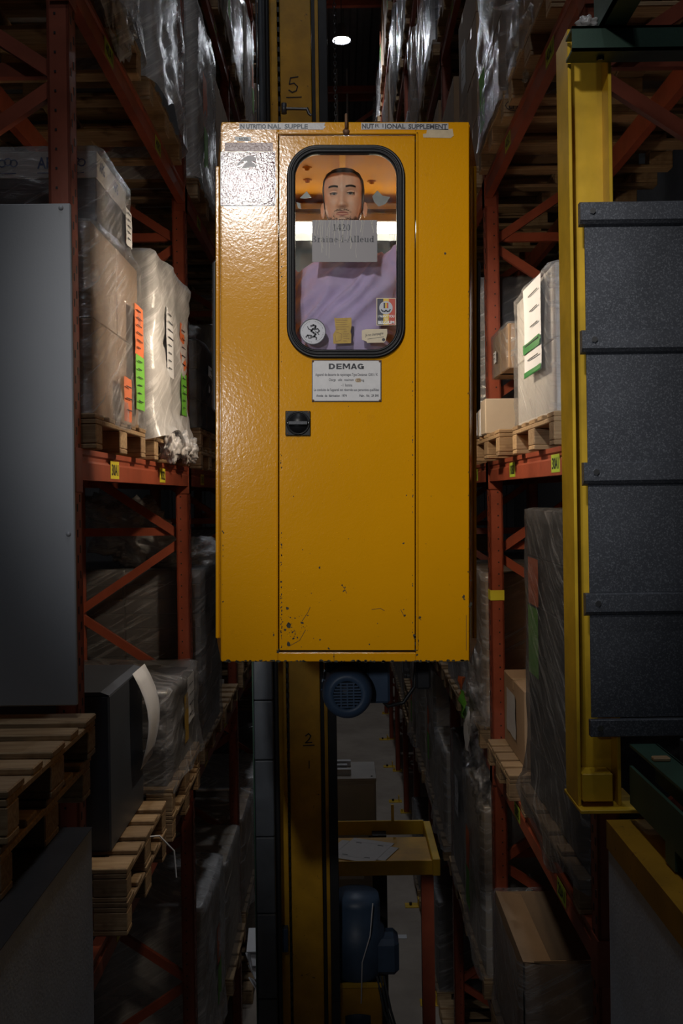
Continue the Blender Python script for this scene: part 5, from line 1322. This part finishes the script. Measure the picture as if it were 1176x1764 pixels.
for s_ in (-1, 1):
    limb(bm_, ARM[s_], [.055, .050, .043, .036, .028])
    wv = Vector(ARM[s_][-1]); dv = (wv - Vector(ARM[s_][-2])).normalized()
    sd = Vector((s_, 0, 0)); pn_ = dv.cross(sd).normalized()
    limb(bm_, [wv - dv * .01, wv + dv * .04, wv + dv * .09], [.028, .040, .036], 12, .5)
    for k, (o_, L_) in enumerate(((-.030, .068), (-.010, .078), (.010, .073), (.029, .058))):
        b0 = wv + dv * .085 + sd * o_
        limb(bm_, [b0, b0 + dv * L_ * .45 + Vector((0, 0, -.008)), b0 + dv * L_ * .75 + Vector((0, .004, -.03)), b0 + dv * L_ * .85 + Vector((0, .012, -.045))], [.0095, .009, .008, .006], 8)
    b0 = wv + dv * .03 - sd * .034
    limb(bm_, [b0, b0 + dv * .03 - sd * .025, b0 + dv * .058 - sd * .028, b0 + dv * .075 - sd * .022], [.012, .0105, .009, .006], 8)
    limb(bm_, [(s_ * .085, .0, -.84), (s_ * .10, -.01, -1.05), (s_ * .105, .0, -1.26), (s_ * .105, .015, -1.42), (s_ * .105, .02, -1.56)], [.095, .078, .055, .052, .038])
    limb(bm_, [(s_ * .105, .04, -1.575), (s_ * .11, -.06, -1.59), (s_ * .115, -.16, -1.60)], [.040, .038, .025], 12, .8)
    # ear
    rings_ = []
    for j in range(1, 12):
        t_ = PI * j / 12; ring = []
        for q in range(18):
            a_ = 2 * PI * q / 18; dx, dy, dz = math.sin(t_) * math.cos(a_), math.sin(t_) * math.sin(a_), -math.cos(t_)
            rim = 1 - .55 * max(0, 1 - (dy * dy + dz * dz) * 1.5) * (1 if dx * s_ > 0 or True else 0)
            wd = .80 + .20 * dz
            lx_, ly_, lz_ = dx * .0075 * rim, dy * .0165 * wd, dz * .0300
            ca, sa = math.cos(R(-38) * s_), math.sin(R(-38) * s_)
            ring.append(Vector((s_ * .0815 + lx_ * ca - ly_ * sa, .010 + lx_ * sa + ly_ * ca, .079 + lz_)) + OFF)
        rings_.append(ring)
    bm_.rings(rings_)
body = bm_.build('body', 'skin', per)
def patch(name, mask, off, mat, zr, nz_=130, ns=180, fade=None):
    """thin layer following the head wherever mask(p) holds"""
    mb = MB(); Z = [zr[0] + (zr[1] - zr[0]) * k / nz_ for k in range(nz_ + 1)]; idx = {}
    for j, z in enumerate(Z):
        for k in range(ns):
            p = body_pt(2 * PI * k / ns, z)
            if mask(p):
                n_ = Vector((p.x, p.y * .9, (z - .12) * (1.2 if z > .12 else .0))).normalized()
                idx[(j, k)] = len(mb.v); mb.v.append(tuple(p + n_ * off + OFF))
    for j in range(nz_):
        for k in range(ns):
            q_ = [(j, k), (j, (k + 1) % ns), (j + 1, (k + 1) % ns), (j + 1, k)]
            if all(c in idx for c in q_): mb.f.append(tuple(idx[c] for c in q_)); mb.mi.append(0); mb.sm.append(True)
    return mb.build(name, mat, per, fix=False)
def interp(z, tab):
    if z <= tab[0][0]: return tab[0][1]
    for (a, b), (c, d) in zip(tab[:-1], tab[1:]):
        if a <= z <= c: return b + (d - b) * (z - a) / (c - a)
    return tab[-1][1]
HL = [(.04, .06), (.06, .05), (.075, -.028), (.11, -.034), (.15, -.044), (.185, -.052), (.200, -.062), (.207, -.2)]
patch('hair', lambda p: p.y > interp(p.z, HL) and p.z > .02, .0035, 'hair', (.02, .2354))
def beard_mask(p):
    ax = abs(p.x)
    if p.y > -.0 : return False
    r_ = .004 * mnoise.noise(p * 160) + .003 * mnoise.noise(p * 420)
    if mnoise.noise(p * 700) > .42: return False
    must = .0465 + r_ * .3 < p.z < .0575 + r_ and ax < .029 - max(0, p.z - .050) * 1.2 + r_ and p.y < -.07 and not (p.z > .0555 and ax < .003)
    side = .012 < p.z < .050 + r_ and .027 + r_ < ax < .036 + r_ and p.y < -.05 and mnoise.noise(p * 520) < .12
    chin = p.z < .0225 + r_ and ax < .05 and p.z > -.015 and p.y < -.03
    jaw = ax > .040 and p.z < interp(-p.y, [(0, .085), (.02, .068), (.05, .036), (.09, .03)]) + 2 * r_ and p.y < -.004 and p.z > -.01
    return must or side or chin or jaw
patch('beard', beard_mask, .0009, 'beard', (-.015, .085))
def brow_mask(p):
    ax = abs(p.x)
    return .013 < ax < .052 and p.y < -.04 and abs(p.z - (.1385 + .0045 * math.sin((ax - .013) / .039 * 2.4))) < .0042 - .045 * max(0, ax - .038)
patch('eyebrows', brow_mask, .0016, 'hair', (.12, .16))
patch('lips', lambda p: p.y < -.06 and abs(p.x) < .0245 and (.0375 < p.z < .0475 - abs(p.x) * .28 or .0245 + abs(p.x) * .36 < p.z <= .0375), .0006, 'lip', (.02, .055))
for s_ in (-1, 1):
    c_ = Vector((s_ * .031, 0, .119)); yf = body_pt(-PI / 2 + s_ * .42, .119).y
    c_.y = -.0715
    e_ = MB(); e_.lathe([(.0122 * math.sin(PI * k / 12), -.0122 * math.cos(PI * k / 12)) for k in range(13)], c_ + OFF, (0, -1, 0), 20)
    eye = e_.build('eye', 'eye_white', per)
    MB().lathe([(0, .0126), (.003, .0125), (.0056, .0113), (.0058, .0105)], c_ + OFF + Vector((0, 0, -.0005)), (0, -1, 0), 16).build('iris', 'iris', eye)
    # lids: part spheres over and under the eyeball
    ld = MB()
    for (t0, t1) in ((8, 100), (-75, -32)):
        rws = []
        for j in range(7):
            t_ = R(t0 + (t1 - t0) * j / 6); rws.append([c_ + OFF + Vector((.0150 * math.cos(a) * 1.15, -.0138 * math.sin(a) * math.cos(t_), .0138 * math.sin(t_) * (0.55 + .45 * math.sin(a)))) for a in [PI * q / 14 for q in range(15)]])
        ld.add([p for r_ in rws for p in r_], [(j * 15 + q, j * 15 + q + 1, (j + 1) * 15 + q + 1, (j + 1) * 15 + q) for j in range(6) for q in range(14)], 0, True)
    ld.build('eyelid', 'skin', eye, fix=False)
    ls = MB().tube([c_ + OFF + Vector((.0155 * math.cos(a) * 1.1, -.0142 * math.sin(a) * math.cos(R(8)) - .0006, .0022 * math.sin(a) - .0005)) for a in [PI * (q + 1.5) / 15 for q in range(13)]], .0009, 5)
    ls.build('lashes', 'hair', eye)
# sweatshirt: one cloth surface grown round torso and sleeves
SW = [(-.86, .185, .125, .135), (-.78, .188, .130, .140), (-.60, .180, .135, .130), (-.36, .215, .142, .140), (-.24, .222, .122, .135), (-.185, .200, .095, .118), (-.150, .155, .078, .105), (-.125, .104, .066, .094), (-.105, .080, .060, .088)]
sw = MB()
sw.rings([[Vector(((lambda w, f, b, c, s_: (w * math.copysign(abs(c) ** .85, c), (f if s_ < 0 else b) * math.copysign(abs(s_) ** .85, s_), z))(*lerp_table(SW, z), math.cos(2 * PI * k / 40), math.sin(2 * PI * k / 40)))) + OFF for k in range(40)] for z in [-.86 + .0188 * q for q in range(41)]])
for s_ in (-1, 1): limb(sw, [ARM[s_][0], *[(p[0] + s_ * .022, p[1], p[2]) for p in ARM[s_][1:-1]], Vector(ARM[s_][-2]).lerp(Vector(ARM[s_][-1]), .8)], [.086, .082, .072, .062, .046], 20)
so = sw.build('sweatshirt', 'lavender_cloth', per)
md = so.modifiers.new('join', 'REMESH'); md.mode = 'VOXEL'; md.voxel_size = 0.011
md = so.modifiers.new('soft', 'SMOOTH'); md.factor = 0.5; md.iterations = 8
bpy.context.view_layer.update()
me2 = bpy.data.meshes.new_from_object(so.evaluated_get(bpy.context.evaluated_depsgraph_get()))
so.modifiers.clear(); so.data = me2
nrm = [v.normal.copy() for v in me2.vertices]
for v, nv in zip(me2.vertices, nrm):
    p = v.co - OFF
    a = p.x * 0.62 + p.z * 0.78; b = p.x * 0.78 - p.z * 0.62      # folds run from the left shoulder down across the chest
    f1 = mnoise.noise(Vector((a * 3.0 + 5, b * 16 + 2.0 * mnoise.noise(p * 4), p.y * 3)))
    f2 = mnoise.noise(Vector((p.x * 22, p.z * 5, p.y * 6 + 4))); f3 = mnoise.noise(Vector((p.x * 6, p.y * 6, p.z * 30)))
    arm = 1.0 if abs(p.x) > .19 else 0.0
    if p.z > -.5: v.co.z += .05 * max(0, min(1, (p.x - .03) / .15)) * max(0, min(1, (p.z + .5) / .25))
    v.co += nv * (0.018 * (1 - abs(f1) * 2.6) + 0.004 * f2 + arm * .010 * f3)
for pl_ in me2.polygons: pl_.use_smooth = True
if not me2.materials: me2.materials.append(M['lavender_cloth'])
cu = MB().rings([[Vector((.074 * math.cos(a) * r1, (.056 if math.sin(a) < 0 else .084) * math.sin(a) * r1, z)) + OFF for a in [2 * PI * k / 40 for k in range(40)]] for z, r1 in ((-.122, 1.16), (-.106, 1.14), (-.096, 1.07), (-.10, 1.0))], 0, False, False)
cu.build('collar', 'lavender_cloth', per)
tr = MB()
tr.rings([[Vector((w * math.cos(a), d_ * math.sin(a), z)) + OFF for a in [2 * PI * k / 32 for k in range(32)]] for z, w, d_ in ((-.93, .12, .10), (-.88, .175, .125), (-.80, .182, .128), (-.74, .172, .12))])
for s_ in (-1, 1): limb(tr, [(s_ * .085, .0, -.84), (s_ * .10, -.01, -1.05), (s_ * .105, .0, -1.26), (s_ * .105, .015, -1.42), (s_ * .105, .02, -1.555)], [.108, .092, .074, .070, .064])
tr.build('trousers', 'trouser_cloth', per)
for s_ in (-1, 1):
    sh = MB(); limb(sh, [(s_ * .105, .06, -1.575), (s_ * .11, -.06, -1.582), (s_ * .115, -.19, -1.592)], [.048, .048, .030], 12, .8); sh.build('shoe', 'rubber', per)

# ================================================================== LEFT GUARD PANEL AND PALLETS
D1 = 3.50
pr = W(127, 780, D1); ptop = W(100, 350, D1).z; pbot = W(100, 1216, D1).z
t = thing('guard_panel', 'pale grey sheet guard panel with round screws at the left edge', 'panel', (pr.x, D1, pbot))
MB().box(-1.15, 0, 0, 0.02, 0, ptop - pbot, 0.004).build('sheet', 'white_panel', t)
for a, b in ((105, 358), (118, 920)):
    q = W(a, b, D1); MB().lathe([(0, -.008), (.006, -.007), (.009, -.002), (.009, 0)], (q.x - pr.x, 0, q.z - pbot), (0, 1, 0), 14).build('screw', 'white_panel', t)
MB().box(-1.15, -.05, .02, .05, .05, .09).build('rear_rail', 'rack_red', t); MB().box(-1.15, -.05, .02, .05, ptop - pbot - .1, ptop - pbot - .06).build('rear_rail', 'rack_red', t)
for k, z in enumerate((-1.068, -0.918)):
    t = thing('pallet', ('upper' if k else 'lower') + ' pallet of the stack under the pale guard panel, left foreground', 'pallet', (-0.90 - 0.60 - 0.02 * (1 - k), 3.12, z), 0, 'pallets on the left bay wall')
    for nm, me, l in pallet_parts(0.95): link(nm, me, t, l)

# ================================================================== RIGHT YELLOW COLUMN, GREEN CONVEYOR, GREY SHEETS
fx = 0.752
ct, cb = 1.50, -1.03
t = thing('yellow_column', 'bright yellow chipped steel column in front of the right rack', 'column', (fx, 3.31, cb))
H = ct - cb
MB().box(0, 0.011, -0.085, 0.085, 0.012, H, 0.002).build('flange', 'column_yellow', t)
MB().box(0.13, 0.141, -0.085, 0.085, 0.012, H, 0.002).build('flange', 'column_yellow', t)
MB().box(0.011, 0.13, -0.005, 0.005, 0.012, H).build('web', 'column_yellow', t)
MB().box(-0.002, 0.20, -0.13, 0.11, 0, 0.012, 0.002).build('base_plate', 'column_yellow', t)
MB().box(0.012, 0.11, -0.10, -0.02, 0.03, 0.12, 0.003).build('stub_bracket', 'column_yellow', t)
# grey sheet panels
D2 = 3.19
xe = W(1003, 800, D2).x
seams = [350, 570, 797, 1022, 1238]
for k, (a, b) in enumerate(zip(seams[:-1], seams[1:])):
    za, zb2 = W(1003, a, D2).z, W(1003, b, D2).z
    nmk = ('topmost', 'second', 'third', 'lowest')[k]
    t = thing('sheet_panel', f'{nmk} dark galvanised sheet panel beside the yellow column, right', 'panel', (xe, D2, zb2), 0, 'galvanised guard sheets')
    t.rotation_euler = (0, 0, 0)
    h = za - zb2; fl_ = 0.062
    MB().box(0.02, 0.80, 0.012, 0.018, 0.0, h - fl_ + .01, 0.001).build('sheet', 'galvanised', t)
    MB().prism([(-0.012, h - fl_), (-0.018, h - fl_ + .004), (-0.018, h - .004), (-0.012, h), (0.014, h), (0.014, h - fl_ - .012), (-.004, h - fl_ - .006)], 0, 0.0, 0.80).build('flange', 'galvanised', t)
    MB().lathe([(0, -.026), (.010, -.026), (.011, -.018)], (0.038, 0, h - fl_ * .5), (0, 1, 0), 6, smooth=False).build('bolt', 'steel', t)
zb2 = W(1010, 1268, D2).z; za = W(1010, 1238, D2).z
t = thing('sheet_panel', 'bottom edge strip of the galvanised sheets above the green conveyor', 'panel', (xe + .01, D2, zb2), 0, 'galvanised guard sheets')
MB().box(0, .8, -.016, .01, 0, za - zb2 - .002, 0.002).build('strip', 'galvanised', t); MB().lathe([(0, -.024), (.010, -.024), (.011, -.016)], (0.03, 0, .03), (0, 1, 0), 6, smooth=False).build('bolt', 'steel', t)
# green frame at the top
D3 = 3.12
a, b = W(985, 45, D3), W(985, 87, D3)
t = thing('green_beam', 'dark green steel channel beam on top of the yellow column', 'beam', (a.x, D3, b.z))
h = a.z - b.z
MB().box(0, 1.0, 0, .008, 0, h).box(0, 1.0, 0, .09, h - .008, h).box(0, 1.0, 0, .09, 0, .008).build('channel', 'frame_green', t)
MB().lathe([(0, -.012), (.012, -.012), (.012, 0)], (.10, .05, 0), (0, 0, 1), 6, smooth=False).build('bolt', 'dark_metal', t)
t = thing('green_beam', 'dark green conveyor beam running towards the camera, top right', 'beam', (a.x + .09, 1.6, a.z + .002))
MB().box(0, .01, 0, 1.6, 0, .16).box(0, .08, 0, 1.6, .15, .16).box(0, .08, 0, 1.6, 0, .01).build('channel', 'frame_green', t)
t = crumple(.035, .03, .025, 9, .4, 14).build('film_scrap', 'film_milky', None, (a.x + .055, D3 + .03, a.z + .02)); tag(t, 'small crumpled film scrap on the green beam end', 'film')
# conveyor at the bottom right
t = thing('roller_conveyor', 'dark green roller conveyor running towards the camera, lower right', 'conveyor', (0.90, 1.2, -0.80))
MB().box(0, .085, 0, 1.95, -.008, 0).box(0.08, .088, 0, 1.95, -.12, 0).build('side_rail', 'frame_green', t)
MB().box(-.01, .0, 0, 1.92, -.17, -.06).box(-.01, .10, 0, 1.92, -.178, -.17).build('lower_rail', 'frame_green', t)
for k in range(8):
    yy = .12 + .235 * k
    ro = MB().tube([(.11, yy, -.055), (.95, yy, -.055)], .03, 16).build('roller', 'carrier_grey', t); MB().tube([(.085, yy, -.055), (.115, yy, -.055)], .012, 8).build('axle', 'steel', ro)
MB().box(.14, .95, 1.86, 1.90, -.05, .03, .004).build('end_stop', 'galvanised', t)
MB().box(-.01, .09, .3, .38, -.235, -.178).box(-.01, .09, 1.5, 1.58, -.235, -.178).build('foot', 'frame_green', t)
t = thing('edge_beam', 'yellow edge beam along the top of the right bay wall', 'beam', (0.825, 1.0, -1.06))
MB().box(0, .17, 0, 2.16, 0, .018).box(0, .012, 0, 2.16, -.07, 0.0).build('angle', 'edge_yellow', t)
t = thing('edge_beam', 'dark edge beam along the top of the left bay wall', 'beam', (-0.995, 1.0, -1.07))
MB().box(-.1, .17, 0, 2.24, -.0, .002).build('cap', 'dark_metal', t)
tag(MB().box(-.02, .03, -.015, .015, 0, .012, .003).build('wood_chip', 'pallet_wood', None, (0.93, 2.95, -0.80)), 'small wood splinter lying on the green conveyor rail', 'splinter')
